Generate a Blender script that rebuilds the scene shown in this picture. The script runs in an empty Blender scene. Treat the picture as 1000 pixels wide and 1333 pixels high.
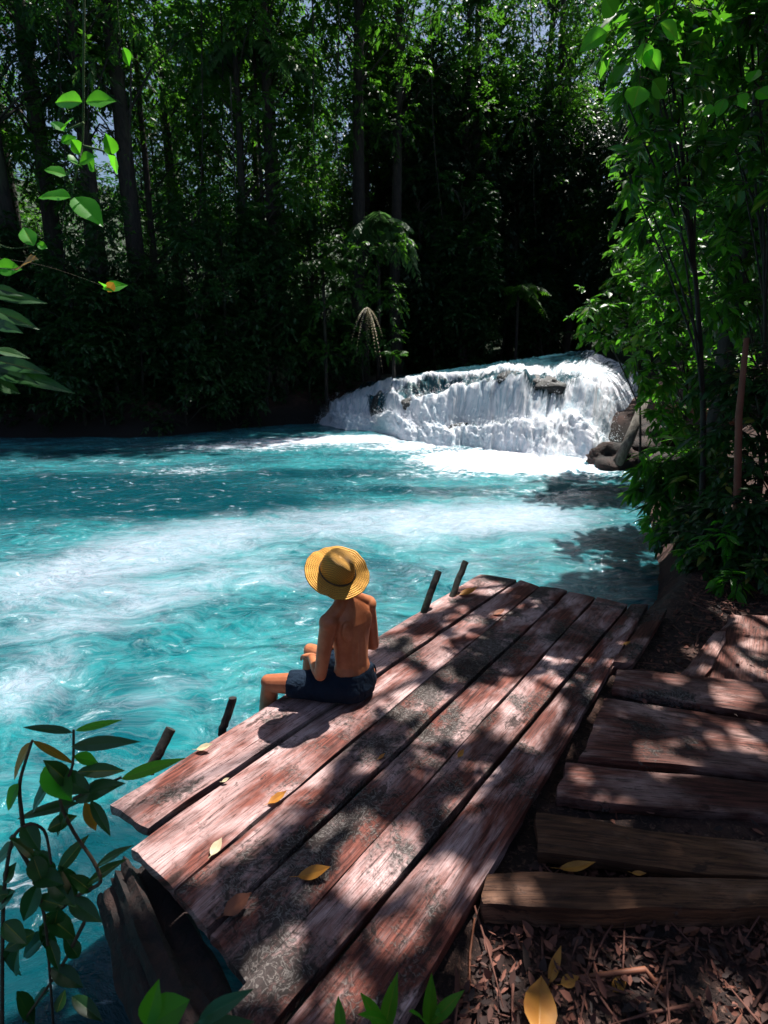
import bpy, math, random
import numpy as np
from mathutils import Vector, Matrix

rng = np.random.default_rng(11)
random.seed(11)
R = math.radians
SC = bpy.context.scene
COL = SC.collection
CAM_H, FPX, PITCH = 1.75, 700.0, math.atan((666.5 - 485) / 700.0)
WATER = -0.6
SUN_AZ, SUN_EL = R(36), R(64)
SUN = np.array([math.sin(SUN_AZ) * math.cos(SUN_EL), math.cos(SUN_AZ) * math.cos(SUN_EL), math.sin(SUN_EL)])


# ------------------------------------------------------------------ survey helpers (measured photo point -> place in metres)
def ray(px, py):
    dx, dy = (px - 500) / FPX, -(py - 666.5) / FPX
    return np.array([dx, math.cos(PITCH) + dy * math.sin(PITCH), -math.sin(PITCH) + dy * math.cos(PITCH)])


def on_z(px, py, z=0.0):
    d = ray(px, py); t = (z - CAM_H) / d[2]
    return np.array([d[0] * t, d[1] * t, z])


def at_y(px, py, Y):
    d = ray(px, py); t = Y / d[1]
    return np.array([d[0] * t, Y, CAM_H + d[2] * t])


def nrm(a):
    a = np.asarray(a, float)
    return a / np.maximum(np.linalg.norm(a, axis=-1, keepdims=True), 1e-9)


# ------------------------------------------------------------------ object helpers
def tag(o, label=None, cat=None, group=None, kind=None):
    if label: o['label'] = label
    if cat: o['category'] = cat
    if group: o['group'] = group
    if kind: o['kind'] = kind
    return o


def empty(name, loc, label, cat, group=None):
    o = bpy.data.objects.new(name, None); COL.objects.link(o)
    o.location = Vector(loc); o.empty_display_size = 0.1
    return tag(o, label, cat, group)


def mesh(name, V, F, mat, parent=None, smooth=True, attrs=None, uv=None):
    """V (n,3) world coordinates; F list of (m,k) int arrays or of tuples. Parts are moved into their thing's space."""
    V = np.asarray(V, np.float32)
    if parent is not None:
        V = V - np.array(parent.location, np.float32)
    arrs = []
    for f in F:
        f = np.asarray(f, np.int32)
        if f.ndim == 1: f = f[None]
        if len(f): arrs.append(f)
    loops = np.concatenate([a.ravel() for a in arrs])
    sizes = np.concatenate([np.full(len(a), a.shape[1], np.int32) for a in arrs])
    me = bpy.data.meshes.new(name)
    me.vertices.add(len(V)); me.vertices.foreach_set('co', V.ravel())
    me.loops.add(len(loops)); me.loops.foreach_set('vertex_index', loops)
    me.polygons.add(len(sizes))
    me.polygons.foreach_set('loop_start', np.concatenate([[0], np.cumsum(sizes)[:-1]]).astype(np.int32))
    me.polygons.foreach_set('loop_total', sizes)
    me.polygons.foreach_set('use_smooth', np.full(len(sizes), smooth))
    if uv is not None:
        l = me.uv_layers.new(name='UVMap')
        l.data.foreach_set('uv', np.asarray(uv, np.float32)[loops].ravel())
    me.update(calc_edges=True)
    for k, a in (attrs or {}).items():
        at = me.attributes.new(k, 'FLOAT', 'POINT'); at.data.foreach_set('value', np.asarray(a, np.float32))
    me.validate()
    if mat: me.materials.append(mat)
    o = bpy.data.objects.new(name, me); COL.objects.link(o)
    if parent is not None: o.parent = parent
    return o


class MB:
    """collects shapes of ONE part"""
    def __init__(s): s.V, s.F, s.A, s.n = [], [], [], 0

    def add(s, V, F, a=0.5):
        V = np.asarray(V, float); s.V.append(V)
        for f in F:
            f = np.asarray(f, np.int32)
            s.F.append((f if f.ndim == 2 else f[None]) + s.n)
        a = np.asarray(a, float)
        s.A.append(np.full(len(V), float(a)) if a.ndim == 0 else a)
        s.n += len(V)

    def build(s, name, mat, parent=None, smooth=True):
        return mesh(name, np.concatenate(s.V), s.F, mat, parent, smooth, {'var': np.concatenate(s.A)})

    def tube(s, P, r, sides=8, a=0.5, wob=0.0, caps=True):
        P = np.asarray(P, float); n = len(P)
        r = np.full(n, float(r)) if np.ndim(r) == 0 else np.asarray(r, float)
        T = nrm(np.gradient(P, axis=0))
        up = np.array([0, 0, 1.0]) if abs(T[0][2]) < 0.9 else np.array([1.0, 0, 0])
        ang = np.linspace(0, 2 * np.pi, sides, endpoint=False)
        V = []
        for i in range(n):
            x = nrm(np.cross(up, T[i])); y = np.cross(T[i], x); up = y if abs(np.dot(y, T[i])) < 0.5 else up
            rr = r[i] * (1 + wob * rng.uniform(-1, 1, sides))[:, None]
            V.append(P[i] + rr * (np.cos(ang)[:, None] * x + np.sin(ang)[:, None] * y))
            up = y
        V = np.concatenate(V)
        i, j = np.meshgrid(np.arange(n - 1), np.arange(sides), indexing='ij')
        k = (j + 1) % sides
        F = np.stack([i * sides + j, i * sides + k, (i + 1) * sides + k, (i + 1) * sides + j], -1).reshape(-1, 4)
        fs = [F]
        if caps:
            fs += [np.arange(sides)[::-1], (n - 1) * sides + np.arange(sides)]
        s.add(V, fs, a)


def copy_tree(o, parent=None):
    c = o.copy(); COL.objects.link(c)
    if parent is not None: c.parent = parent
    for ch in list(o.children): copy_tree(ch, c)
    return c


# value noise (for shapes)
def vnoise(P, seed=0):
    P = np.asarray(P, float); i = np.floor(P).astype(np.int64); f = P - i; f = f * f * (3 - 2 * f)
    def h(ix):
        n = ix[..., 0] * 374761393 + ix[..., 1] * 668265263 + (ix[..., 2] * 2147483647 if ix.shape[-1] > 2 else 0) + seed * 1274126177
        n = (n ^ (n >> 13)) * 1274126177; n = n ^ (n >> 16)
        return (n & 0xffff) / 65535.0
    d = P.shape[-1]; out = 0
    for c in range(2 ** d):
        b = np.array([(c >> k) & 1 for k in range(d)])
        w = np.prod(np.where(b == 1, f, 1 - f), axis=-1)
        out = out + w * h(i + b)
    return out * 2 - 1


def fbm(P, o=4, seed=0):
    t, a = 0, 1.0
    P = np.asarray(P, float)
    for k in range(o):
        t = t + a * vnoise(P * 2 ** k + 17.3 * k, seed + k); a *= 0.5
    return t


# ------------------------------------------------------------------ node helpers
class NT:
    def __init__(s, name):
        s.m = bpy.data.materials.new(name); s.m.use_nodes = True
        s.t = s.m.node_tree; s.t.nodes.clear()
        s.out = s.t.nodes.new('ShaderNodeOutputMaterial')

    def n(s, kind, ins=None, **kw):
        nd = s.t.nodes.new('ShaderNode' + kind)
        for k, v in kw.items(): setattr(nd, k, v)
        for k, v in (ins or {}).items(): s.put(nd.inputs[k], v)
        return nd

    def put(s, sock, v):
        if isinstance(v, bpy.types.NodeSocket): s.t.links.new(v, sock)
        elif isinstance(v, bpy.types.Node): s.t.links.new(v.outputs[0], sock)
        elif isinstance(v, (tuple, list)) and sock.type == 'RGBA' and len(v) == 3: sock.default_value = (*v, 1)
        else: sock.default_value = v

    def math(s, op, a, b=0.0, c=None, clamp=False):
        nd = s.t.nodes.new('ShaderNodeMath'); nd.operation = op; nd.use_clamp = clamp
        s.put(nd.inputs[0], a); s.put(nd.inputs[1], b)
        if c is not None: s.put(nd.inputs[2], c)
        return nd.outputs[0]

    def mix(s, f, a, b, mode='MIX'):
        nd = s.t.nodes.new('ShaderNodeMix'); nd.data_type = 'RGBA'; nd.blend_type = mode
        s.put(nd.inputs[0], f); s.put(nd.inputs[6], a); s.put(nd.inputs[7], b)
        return nd.outputs[2]

    def ramp(s, f, lo, hi, a=0.0, b=1.0):
        nd = s.t.nodes.new('ShaderNodeMapRange'); nd.interpolation_type = 'SMOOTHSTEP'
        for i, v in enumerate((f, lo, hi, a, b)): s.put(nd.inputs[i], v)
        return nd.outputs[0]

    def noise(s, vec, scale, detail=4, rough=0.55, dist=0.0):
        nd = s.n('TexNoise', {'Vector': vec, 'Scale': scale, 'Detail': detail, 'Roughness': rough, 'Distortion': dist})
        return nd.outputs[0]

    def mapping(s, vec, sc=(1, 1, 1), loc=(0, 0, 0), rot=(0, 0, 0)):
        return s.n('Mapping', {'Vector': vec, 'Scale': sc, 'Location': loc, 'Rotation': rot}).outputs[0]

    def geo(s): return s.n('NewGeometry').outputs['Position']

    def attr(s, name): return s.n('Attribute', attribute_name=name).outputs['Fac']

    def bump(s, h, strength=0.5, dist=0.02, normal=None):
        nd = s.n('Bump', {'Height': h, 'Strength': strength, 'Distance': dist})
        if normal is not None: s.put(nd.inputs['Normal'], normal)
        return nd.outputs[0]

    def bsdf(s, color, rough=0.6, normal=None, **kw):
        b = s.n('BsdfPrincipled', {'Base Color': color, 'Roughness': rough})
        if normal is not None: s.put(b.inputs['Normal'], normal)
        for k, v in kw.items(): s.put(b.inputs[k.replace('_', ' ')], v)
        s.t.links.new(b.outputs[0], s.out.inputs[0])
        return s.m


def leaf_mat(name, dark, light, trans=(0.12, 0.32, 0.02), tw=0.35, rough=0.45):
    t = NT(name); v = t.attr('var')
    n = t.noise(t.n('TexCoord').outputs['Object'], 3.0, 2)
    f = t.math('ADD', t.math('MULTIPLY', v, 0.75), t.math('MULTIPLY', n, 0.25))
    c = t.mix(f, dark, light)
    if name in ('bank_leaf', 'near_leaf', 'dark_leaf'): c = t.mix(t.ramp(v, 0.86, 1.0, 0, 0.8), c, (0.24, 0.22, 0.035))     # midribs and a few yellowing leaves
    d = t.n('BsdfPrincipled', {'Base Color': c, 'Roughness': rough, 'Specular IOR Level': 0.4})
    tc = t.mix(0.5, c, trans)
    tr = t.n('BsdfTranslucent', {'Color': tc})
    mx = t.n('MixShader', {0: tw}); t.put(mx.inputs[1], d.outputs[0]); t.put(mx.inputs[2], tr.outputs[0])
    t.t.links.new(mx.outputs[0], t.out.inputs[0])
    return t.m


def bark_mat(name, a, b, sc=(1, 1, 0.25), scale=14):
    t = NT(name); p = t.mapping(t.n('TexCoord').outputs['Object'], sc)
    n = t.noise(p, scale, 6, 0.65, 0.6); m = t.noise(p, scale * 0.15, 3)
    c = t.mix(t.ramp(n, 0.35, 0.7), a, b)
    c = t.mix(t.ramp(m, 0.5, 0.7, 0, 0.6), c, (0.05, 0.07, 0.03))
    return t.bsdf(c, 0.9, t.bump(n, 0.8, 0.02))


M = {}
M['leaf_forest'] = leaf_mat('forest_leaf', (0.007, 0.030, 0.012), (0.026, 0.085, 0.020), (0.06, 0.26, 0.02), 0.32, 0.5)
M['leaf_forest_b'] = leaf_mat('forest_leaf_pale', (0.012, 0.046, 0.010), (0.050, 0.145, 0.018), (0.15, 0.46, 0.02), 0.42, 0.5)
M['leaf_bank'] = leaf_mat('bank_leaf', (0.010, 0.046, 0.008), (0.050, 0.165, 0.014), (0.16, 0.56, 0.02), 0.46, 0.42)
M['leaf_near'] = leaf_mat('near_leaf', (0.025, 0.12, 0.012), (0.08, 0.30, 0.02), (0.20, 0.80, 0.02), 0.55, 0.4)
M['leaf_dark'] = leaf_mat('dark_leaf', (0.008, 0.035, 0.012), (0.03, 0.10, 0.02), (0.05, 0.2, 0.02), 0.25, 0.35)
M['leaf_gloom'] = leaf_mat('gloom_leaf', (0.006, 0.020, 0.010), (0.018, 0.05, 0.018), (0.02, 0.08, 0.01), 0.12, 0.5)  # shade of the hollow behind the falls put into the leaf colour
M['fern'] = leaf_mat('fern_leaf', (0.035, 0.105, 0.035), (0.11, 0.23, 0.07), (0.17, 0.4, 0.08), 0.35, 0.5)
M['straw_leaf'] = leaf_mat('dead_leaf', (0.30, 0.10, 0.02), (0.62, 0.30, 0.04), (0.7, 0.3, 0.03), 0.25, 0.5)
M['pale_leaf'] = leaf_mat('pale_leaf', (0.45, 0.36, 0.22), (0.62, 0.55, 0.36), (0.6, 0.5, 0.3), 0.2, 0.5)
M['brown_leaf'] = leaf_mat('brown_leaf', (0.10, 0.035, 0.02), (0.34, 0.12, 0.06), (0.3, 0.1, 0.04), 0.15, 0.6)
M['orange_leaf'] = leaf_mat('orange_leaf', (0.26, 0.12, 0.015), (0.50, 0.26, 0.03), (0.5, 0.25, 0.02), 0.3, 0.45)
M['bark'] = bark_mat('dark_bark', (0.010, 0.008, 0.007), (0.040, 0.032, 0.026))
M['bark_pale'] = bark_mat('pale_bark', (0.07, 0.06, 0.05), (0.20, 0.18, 0.15))
M['post'] = bark_mat('wet_post', (0.006, 0.005, 0.005), (0.030, 0.022, 0.018))
M['stem'] = bark_mat('stem', (0.05, 0.035, 0.02), (0.12, 0.07, 0.04), scale=30)
M['stem_green'] = bark_mat('green_stem', (0.03, 0.08, 0.02), (0.08, 0.14, 0.03), scale=30)


# ------------------------------------------------------------------ world, sun, camera
w = bpy.data.worlds.new('World'); SC.world = w; w.use_nodes = True
nt = w.node_tree; nt.nodes.clear()
sky = nt.nodes.new('ShaderNodeTexSky'); sky.sky_type = 'NISHITA'; sky.sun_disc = False
sky.sun_elevation = SUN_EL; sky.sun_rotation = SUN_AZ; sky.air_density = 1.0; sky.dust_density = 1.5
bg = nt.nodes.new('ShaderNodeBackground'); bg.inputs[1].default_value = 0.055
wo = nt.nodes.new('ShaderNodeOutputWorld')
nt.links.new(sky.outputs[0], bg.inputs[0]); nt.links.new(bg.outputs[0], wo.inputs[0])

sl = bpy.data.lights.new('sun', 'SUN'); sl.energy = 5.0; sl.angle = R(0.53); sl.color = (1.0, 0.955, 0.89)
so = bpy.data.objects.new('sun', sl); COL.objects.link(so)
so.rotation_euler = Vector(SUN).to_track_quat('Z', 'Y').to_euler(); so.location = Vector(SUN) * 60

cam = bpy.data.cameras.new('camera'); co = bpy.data.objects.new('camera', cam); COL.objects.link(co)
co.location = (0, 0, CAM_H); co.rotation_euler = (math.pi / 2 - PITCH, 0, 0)
cam.sensor_fit = 'VERTICAL'; cam.sensor_height = 24; cam.lens = 24 * FPX / 1333
cam.clip_start = 0.02; cam.clip_end = 1000
cam.dof.use_dof = True; cam.dof.focus_distance = 3.3; cam.dof.aperture_fstop = 2.2
SC.camera = co
SC.view_settings.view_transform = 'Standard'; SC.view_settings.look = 'None'
SC.view_settings.exposure = 1.1; SC.view_settings.gamma = 1
SC.render.engine = 'CYCLES'
cy = SC.cycles
cy.max_bounces = 7; cy.diffuse_bounces = 3; cy.glossy_bounces = 3; cy.transmission_bounces = 4; cy.transparent_max_bounces = 6
cy.caustics_reflective = False; cy.caustics_refractive = False
cy.use_denoising = True; cy.use_adaptive_sampling = True; cy.adaptive_threshold = 0.02
try: cy.denoiser = 'OPENIMAGEDENOISE'
except Exception: pass


# ------------------------------------------------------------------ terrain
SHORE = np.array([(-40, 21), (-20, 20.8), (-14, 20.4), (-8.8, 20.3), (-6.0, 24.2), (-2.5, 26.5), (2.0, 22), (4.5, 18.5), (8.2, 16), (6.9, 13.6), (5.9, 11.8), (4.75, 9.4),
                  (3.75, 7), (3.0, 5.4), (2.1, 4.35), (1.25, 3.62), (0.62, 2.85), (0.02, 2.05), (-0.35, 1.55), (-0.62, 1.05), (-0.9, 0.45), (-1.1, -2), (-1.6, -12), (-40, -14)], float)


def shore_sd(X, Y):
    P = np.stack([X, Y], -1); d = np.full(X.shape, 1e9); ins = np.zeros(X.shape, bool)
    for i in range(len(SHORE)):
        a, b = SHORE[i], SHORE[(i + 1) % len(SHORE)]
        ab = b - a; t = np.clip(((P - a) @ ab) / (ab @ ab), 0, 1)
        d = np.minimum(d, np.linalg.norm(P - (a + t[..., None] * ab), axis=-1))
        c = (a[1] > Y) != (b[1] > Y)
        with np.errstate(divide='ignore', invalid='ignore'):
            xi = a[0] + (Y - a[1]) * (b[0] - a[0]) / (b[1] - a[1] if b[1] != a[1] else 1e-9)
        ins ^= c & (X < xi)
    return np.where(ins, -d, d)


def river_back(X, Y):
    """0..1 inside the channel that feeds the falls"""
    cx = 4.6 + (Y - 18) * 0.42
    return np.clip(1.6 - np.abs(X - cx) / (4.2), 0, 1) * np.clip((Y - 17.0 + 0.55 * (X - 4)) / 2.0, 0, 1) * np.clip((34 - Y) / 3, 0, 1)


def ground_z(X, Y):
    X, Y = np.asarray(X, float), np.asarray(Y, float)
    d = shore_sd(X, Y)
    near = np.clip((9 - Y) / 4, 0, 1) * (X > -3)
    hn = WATER + np.minimum(np.maximum(d, 0) * 1.6, 0.505) + np.maximum(d - 0.6, 0) * 0.02 + np.maximum(d - 2.2, 0) * 0.12
    hf = WATER + np.minimum(np.maximum(d, 0) * 0.9, 1.5) + np.maximum(d - 1.5, 0) * 0.11
    z = np.where(d > 0, near * hn + (1 - near) * hf, WATER - np.minimum(-d * 0.9, 1.3))
    z = z + np.where(d > 0.3, 1, 0) * (0.5 - 0.47 * near) * 0.6 * fbm(np.stack([X, Y], -1) * 0.35, 3, 5) * np.clip(d - 0.3, 0, 1)
    z = z + near * np.where(d > 0, 1, 0) * (0.013 * fbm(np.stack([X, Y], -1) * 5, 4, 9))
    rb = river_back(X, Y)
    z = np.where(d > 0, z * (1 - rb) + rb * np.minimum(z, 0.4), z)
    return z


def axis(knots):
    out = []
    for a, b, n in knots: out += list(np.linspace(a, b, n, endpoint=False))
    return np.array(out + [knots[-1][1]])


gx = axis([(-140, -30, 16), (-30, -6, 50), (-6, -1, 30), (-1, 3.5, 150), (3.5, 12, 60), (12, 40, 40), (40, 140, 14)])
gy = axis([(-60, -6, 14), (-6, 0, 20), (0, 3.6, 130), (3.6, 14, 70), (14, 36, 80), (36, 80, 30), (80, 220, 12)])
GX, GY = np.meshgrid(gx, gy, indexing='xy')
GZ = ground_z(GX, GY)
GZ = GZ + np.maximum(np.hypot(GX, GY - 10) - 45, 0) * 0.22
nx, ny = len(gx), len(gy)
ii, jj = np.meshgrid(np.arange(nx - 1), np.arange(ny - 1), indexing='xy')
GF = np.stack([jj * nx + ii, jj * nx + ii + 1, (jj + 1) * nx + ii + 1, (jj + 1) * nx + ii], -1).reshape(-1, 4)
t = NT('forest_soil'); p = t.geo()
n1 = t.noise(p, 3.0, 6, 0.6); n2 = t.noise(p, 38.0, 5, 0.7, 0.8)
c = t.mix(t.ramp(n1, 0.4, 0.65), (0.020, 0.009, 0.007), (0.070, 0.030, 0.022))
c = t.mix(t.ramp(n2, 0.52, 0.68), c, (0.16, 0.085, 0.06))
c = t.mix(t.ramp(n2, 0.30, 0.46, 1, 0), c, (0.008, 0.006, 0.005))
sp_ = t.n('SeparateXYZ', {0: p})
c = t.mix(t.ramp(sp_.outputs[1], 27.0, 33.0), c, t.mix(n1, (0.006, 0.014, 0.005), (0.020, 0.040, 0.010)))          # ground cover under the far trees
c = t.mix(t.math('MULTIPLY', t.ramp(sp_.outputs[2], -0.3, 0.8, 1, 0), t.ramp(sp_.outputs[1], 9.0, 13.0)), c, (0.006, 0.005, 0.004))   # darker low down along the far shore
M['soil'] = t.bsdf(c, 0.95, t.bump(t.math('ADD', n2, t.math('MULTIPLY', n1, 0.6)), 0.9, 0.03))
tag(mesh('ground', np.stack([GX, GY, GZ], -1).reshape(-1, 3), [GF], M['soil']), kind='structure')


# ------------------------------------------------------------------ water
def blobs(X, Y, L):
    s = np.zeros(X.shape)
    for (x, y, rx, ry, a, wt) in L:
        c, sn = math.cos(a), math.sin(a); dx, dy = X - x, Y - y
        u, v = (dx * c + dy * sn) / rx, (-dx * sn + dy * c) / ry
        s = s + wt * np.exp(-(u * u + v * v))
    return s


def wb(px, py, rx, ry, wt, rot=0.0):
    P = on_z(px, py, WATER); return (P[0], P[1], rx, ry, rot, wt)


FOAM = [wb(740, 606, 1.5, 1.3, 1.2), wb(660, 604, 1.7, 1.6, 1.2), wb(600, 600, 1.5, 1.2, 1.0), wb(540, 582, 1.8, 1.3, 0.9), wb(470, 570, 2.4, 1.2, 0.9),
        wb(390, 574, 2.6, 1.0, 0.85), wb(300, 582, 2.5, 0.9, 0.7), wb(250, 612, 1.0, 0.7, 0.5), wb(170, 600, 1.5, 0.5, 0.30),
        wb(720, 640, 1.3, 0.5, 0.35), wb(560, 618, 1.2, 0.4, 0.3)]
MILK_GLARE = [wb(690, 672, 1.2, 1.0, 0.75), wb(620, 668, 1.5, 0.9, 0.75), wb(540, 690, 1.2, 0.9, 0.6), wb(470, 672, 1.4, 0.8, 0.6), wb(330, 690, 1.6, 0.9, 0.6),  # milky aerated water, with some sky reflection painted in
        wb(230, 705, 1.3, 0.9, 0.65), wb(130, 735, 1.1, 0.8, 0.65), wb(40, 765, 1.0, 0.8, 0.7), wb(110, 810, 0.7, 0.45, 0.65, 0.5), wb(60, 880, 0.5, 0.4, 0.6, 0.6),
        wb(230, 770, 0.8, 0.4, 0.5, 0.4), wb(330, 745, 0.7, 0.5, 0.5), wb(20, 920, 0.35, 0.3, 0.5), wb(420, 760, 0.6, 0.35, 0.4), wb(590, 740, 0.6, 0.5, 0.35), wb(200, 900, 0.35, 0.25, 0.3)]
DEEP_SHADE = [wb(60, 640, 5.0, 2.2, 1.3), wb(200, 655, 3.0, 0.7, 0.8), wb(430, 615, 2.0, 0.7, 0.8), wb(560, 638, 1.8, 0.5, 0.7), wb(800, 690, 1.0, 1.6, 0.35),  # darker teal; forest reflection and bank shade painted into the water colour
        wb(850, 740, 0.7, 0.9, 0.45), wb(790, 640, 0.9, 0.9, 0.6), wb(100, 590, 4, 1.5, 0.6), wb(90, 1230, 0.5, 0.7, 1.6), wb(690, 735, 0.7, 0.4, 0.4)]

wx = axis([(-40, -16, 24), (-16, -6, 90), (-6, -2, 110), (-2, 5, 230), (5, 9.5, 60)])
wy = axis([(-10, 0.6, 14), (0.6, 6, 200), (6, 14, 150), (14, 29, 110)])
WX, WY = np.meshgrid(wx, wy, indexing='xy')
Pw = np.stack([WX, WY], -1)
warp = np.stack([fbm(Pw * 0.5, 3, 31), fbm(Pw * 0.5 + 7, 3, 32)], -1)
Pq = Pw + 0.7 * warp
rip = (0.5 * fbm(Pq * np.array([0.9, 1.5]), 3, 41) + 0.35 * np.abs(fbm(Pq * np.array([1.8, 3.4]), 3, 42)) * -1 + 0.12 * fbm(Pq * np.array([5, 9]), 2, 43))
dsh = np.hypot(WX - 3.5, WY - 16)
turb = 1 + 2.2 * np.exp(-(dsh / 4.5) ** 2)
WZ = WATER + 0.045 * rip * turb + 0.10 * np.exp(-(dsh / 3.0) ** 2)
near_deck = np.clip((WX - (-1.2 + (WY - 1.9) * 0.76)) / 0.3, 0, 1)
WZ = np.where(near_deck > 0, WZ * 0.7 + WATER * 0.3, WZ)
foam = blobs(WX, WY, FOAM); milk_glare = blobs(WX, WY, MILK_GLARE); deep = blobs(WX, WY, DEEP_SHADE)
nx, ny = len(wx), len(wy)
ii, jj = np.meshgrid(np.arange(nx - 1), np.arange(ny - 1), indexing='xy')
WF = np.stack([jj * nx + ii, jj * nx + ii + 1, (jj + 1) * nx + ii + 1, (jj + 1) * nx + ii], -1).reshape(-1, 4)

t = NT('turquoise_water'); p = t.geo()
wv = t.noise(t.mapping(p, (0.6, 0.9, 1)), 1.0, 4, 0.6)
wvc = t.n('TexNoise', {'Vector': p, 'Scale': 0.9, 'Detail': 3.0}).outputs[1]
pw = t.n('VectorMath', {0: p, 1: t.n('VectorMath', {0: wvc, 1: (0.9, 0.9, 0)}, operation='MULTIPLY').outputs[0]}, operation='ADD').outputs[0]
st = t.noise(t.mapping(pw, (0.9, 1.9, 1), rot=(0, 0, 0.35)), 1.3, 7, 0.62, 0.9)
st2 = t.noise(t.mapping(pw, (1.0, 2.4, 1), rot=(0, 0, -0.25)), 4.2, 6, 0.68, 0.7)
F_, K_, D_ = t.attr('foam'), t.attr('milk_glare'), t.attr('deep')
sw = t.noise(t.mapping(pw, (1.0, 2.0, 1), rot=(0, 0, 0.2)), 2.0, 6, 0.65, 1.4)
col = t.mix(t.ramp(t.math('ADD', t.math('MULTIPLY', wv, .45), t.math('MULTIPLY', sw, .55)), 0.36, 0.64), (0.002, 0.062, 0.082), (0.018, 0.205, 0.225))
col = t.mix(t.ramp(t.math('ADD', D_, t.math('MULTIPLY', t.math('SUBTRACT', st, 0.5), 1.1)), 0.05, 0.75), col, (0.001, 0.042, 0.056))
rl = t.math('SUBTRACT', 1.0, t.math('MULTIPLY', t.math('ABSOLUTE', t.math('SUBTRACT', t.noise(t.mapping(pw, (1.0, 2.6, 1), rot=(0, 0, 0.1)), 3.2, 5, 0.6, 1.0), 0.5)), 16.0), clamp=True)  # dark ripple lines: tree reflections painted into the milky colour
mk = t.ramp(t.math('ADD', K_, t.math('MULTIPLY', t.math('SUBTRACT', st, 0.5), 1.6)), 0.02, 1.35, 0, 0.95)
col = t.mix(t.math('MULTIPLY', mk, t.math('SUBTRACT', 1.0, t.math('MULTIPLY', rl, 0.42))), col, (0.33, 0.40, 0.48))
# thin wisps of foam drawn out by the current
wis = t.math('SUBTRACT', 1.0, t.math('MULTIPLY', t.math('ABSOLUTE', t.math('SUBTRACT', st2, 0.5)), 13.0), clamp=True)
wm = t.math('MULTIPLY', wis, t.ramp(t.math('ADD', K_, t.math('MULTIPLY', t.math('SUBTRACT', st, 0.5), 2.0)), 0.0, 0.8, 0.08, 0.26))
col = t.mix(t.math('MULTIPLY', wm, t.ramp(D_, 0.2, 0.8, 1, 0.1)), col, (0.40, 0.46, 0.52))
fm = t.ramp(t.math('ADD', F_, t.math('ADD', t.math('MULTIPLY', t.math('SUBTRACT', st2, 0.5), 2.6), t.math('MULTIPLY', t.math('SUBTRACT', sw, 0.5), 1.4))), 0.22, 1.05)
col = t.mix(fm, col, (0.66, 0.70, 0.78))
b1 = t.noise(t.mapping(pw, (1.0, 2.0, 1), rot=(0, 0, 0.2)), 6.0, 5, 0.6, 0.6)
b2 = t.noise(t.mapping(pw, (1.0, 1.8, 1), rot=(0, 0, -0.3)), 22.0, 4, 0.6, 0.3)
hh = t.math('ADD', b1, t.math('MULTIPLY', b2, 0.25))
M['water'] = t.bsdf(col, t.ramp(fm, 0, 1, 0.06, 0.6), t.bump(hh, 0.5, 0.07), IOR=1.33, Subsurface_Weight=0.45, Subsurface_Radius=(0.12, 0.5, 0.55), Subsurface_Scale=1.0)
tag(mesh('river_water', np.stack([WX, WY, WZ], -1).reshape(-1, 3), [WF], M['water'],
         attrs={'foam': foam.ravel(), 'milk_glare': milk_glare.ravel(), 'deep': deep.ravel()}), kind='structure')

# ------------------------------------------------------------------ waterfall
base = [(400, 551), (430, 556), (480, 563), (530, 573), (590, 586), (640, 595), (700, 601), (760, 597), (812, 586)]
crest = [(408, 543), (430, 513), (468, 497), (520, 488), (565, 482), (640, 477), (700, 475), (765, 478), (822, 520)]
back = [(414, 542), (440, 512), (480, 496), (535, 487), (585, 480), (650, 470), (700, 463), (770, 456), (850, 490)]
B = np.array([on_z(*q, WATER - 0.05) for q in base])
Cc = np.array([at_y(q[0], q[1], B[i][1] + (2.5, 3.2, 4, 4.2, 4.4, 4.4, 4.4, 4.0, 2.2)[i]) for i, q in enumerate(crest)])
Cc[:, 2] -= np.array([.5, .45, .3, .2, .15, .12, .1, .1, .15])
Bk = np.array([at_y(q[0], q[1], B[i][1] + (5.5 + 0.9 * i)) for i, q in enumerate(back)])
NS, NTT = 260, 150
s = np.linspace(0, 8, NS)


def lerp_rows(Rw):
    return np.stack([np.interp(s, np.arange(9), np.convolve(np.pad(Rw[:, k], 0), [1.0], 'same')) for k in range(3)], -1)


rB, rC, rK = lerp_rows(B), lerp_rows(Cc), lerp_rows(Bk)
rg1, rg2 = fbm(np.stack([s * 1.5, 0 * s + 3], -1), 4, 81), fbm(np.stack([s * 1.1, 0 * s + 9], -1), 3, 82)
ed_ = np.clip(np.minimum(s, 8 - s), 0, 1)
rC[:, 2] += .17 * rg1 * ed_; rC[:, 1] += .5 * rg2 * ed_; rB[:, 1] += .7 * fbm(np.stack([s * 1.4, 0 * s + 5], -1), 3, 83) * ed_
tt = np.linspace(0, 1, NTT)
G = np.zeros((NTT, NS, 3))
for k, u in enumerate(tt):
    if u < 0.3:                     # upstream run
        q = u / 0.3; G[k] = rK * (1 - q) + rC * q
    else:                           # tumbling face: rounded at the crest, steep lower down
        q = (u - 0.3) / 0.7
        h = q ** 0.85; v = q ** 1.25 * 0.9 + 0.1 * q
        step = (0.16 + .12 * fbm(np.stack([s * .9, 0 * s + 2], -1), 2, 84)) * np.sin(q * math.pi * 4.0 + np.sin(s * 1.3) * 1.2 + .6 * np.sin(s * 3.1)) * np.sin(q * math.pi)
        G[k, :, 0] = rC[:, 0] + (rB[:, 0] - rC[:, 0]) * h
        G[k, :, 1] = rC[:, 1] + (rB[:, 1] - rC[:, 1]) * h
        G[k, :, 2] = rC[:, 2] + (rB[:, 2] - rC[:, 2]) * np.clip(v + step * 0.7, 0, 1)
S2, T2 = np.meshgrid(s, tt)
Xc, Yc = G[..., 0], G[..., 1]
Pn = np.stack([S2 * 1.6, T2 * 4], -1)
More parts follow.
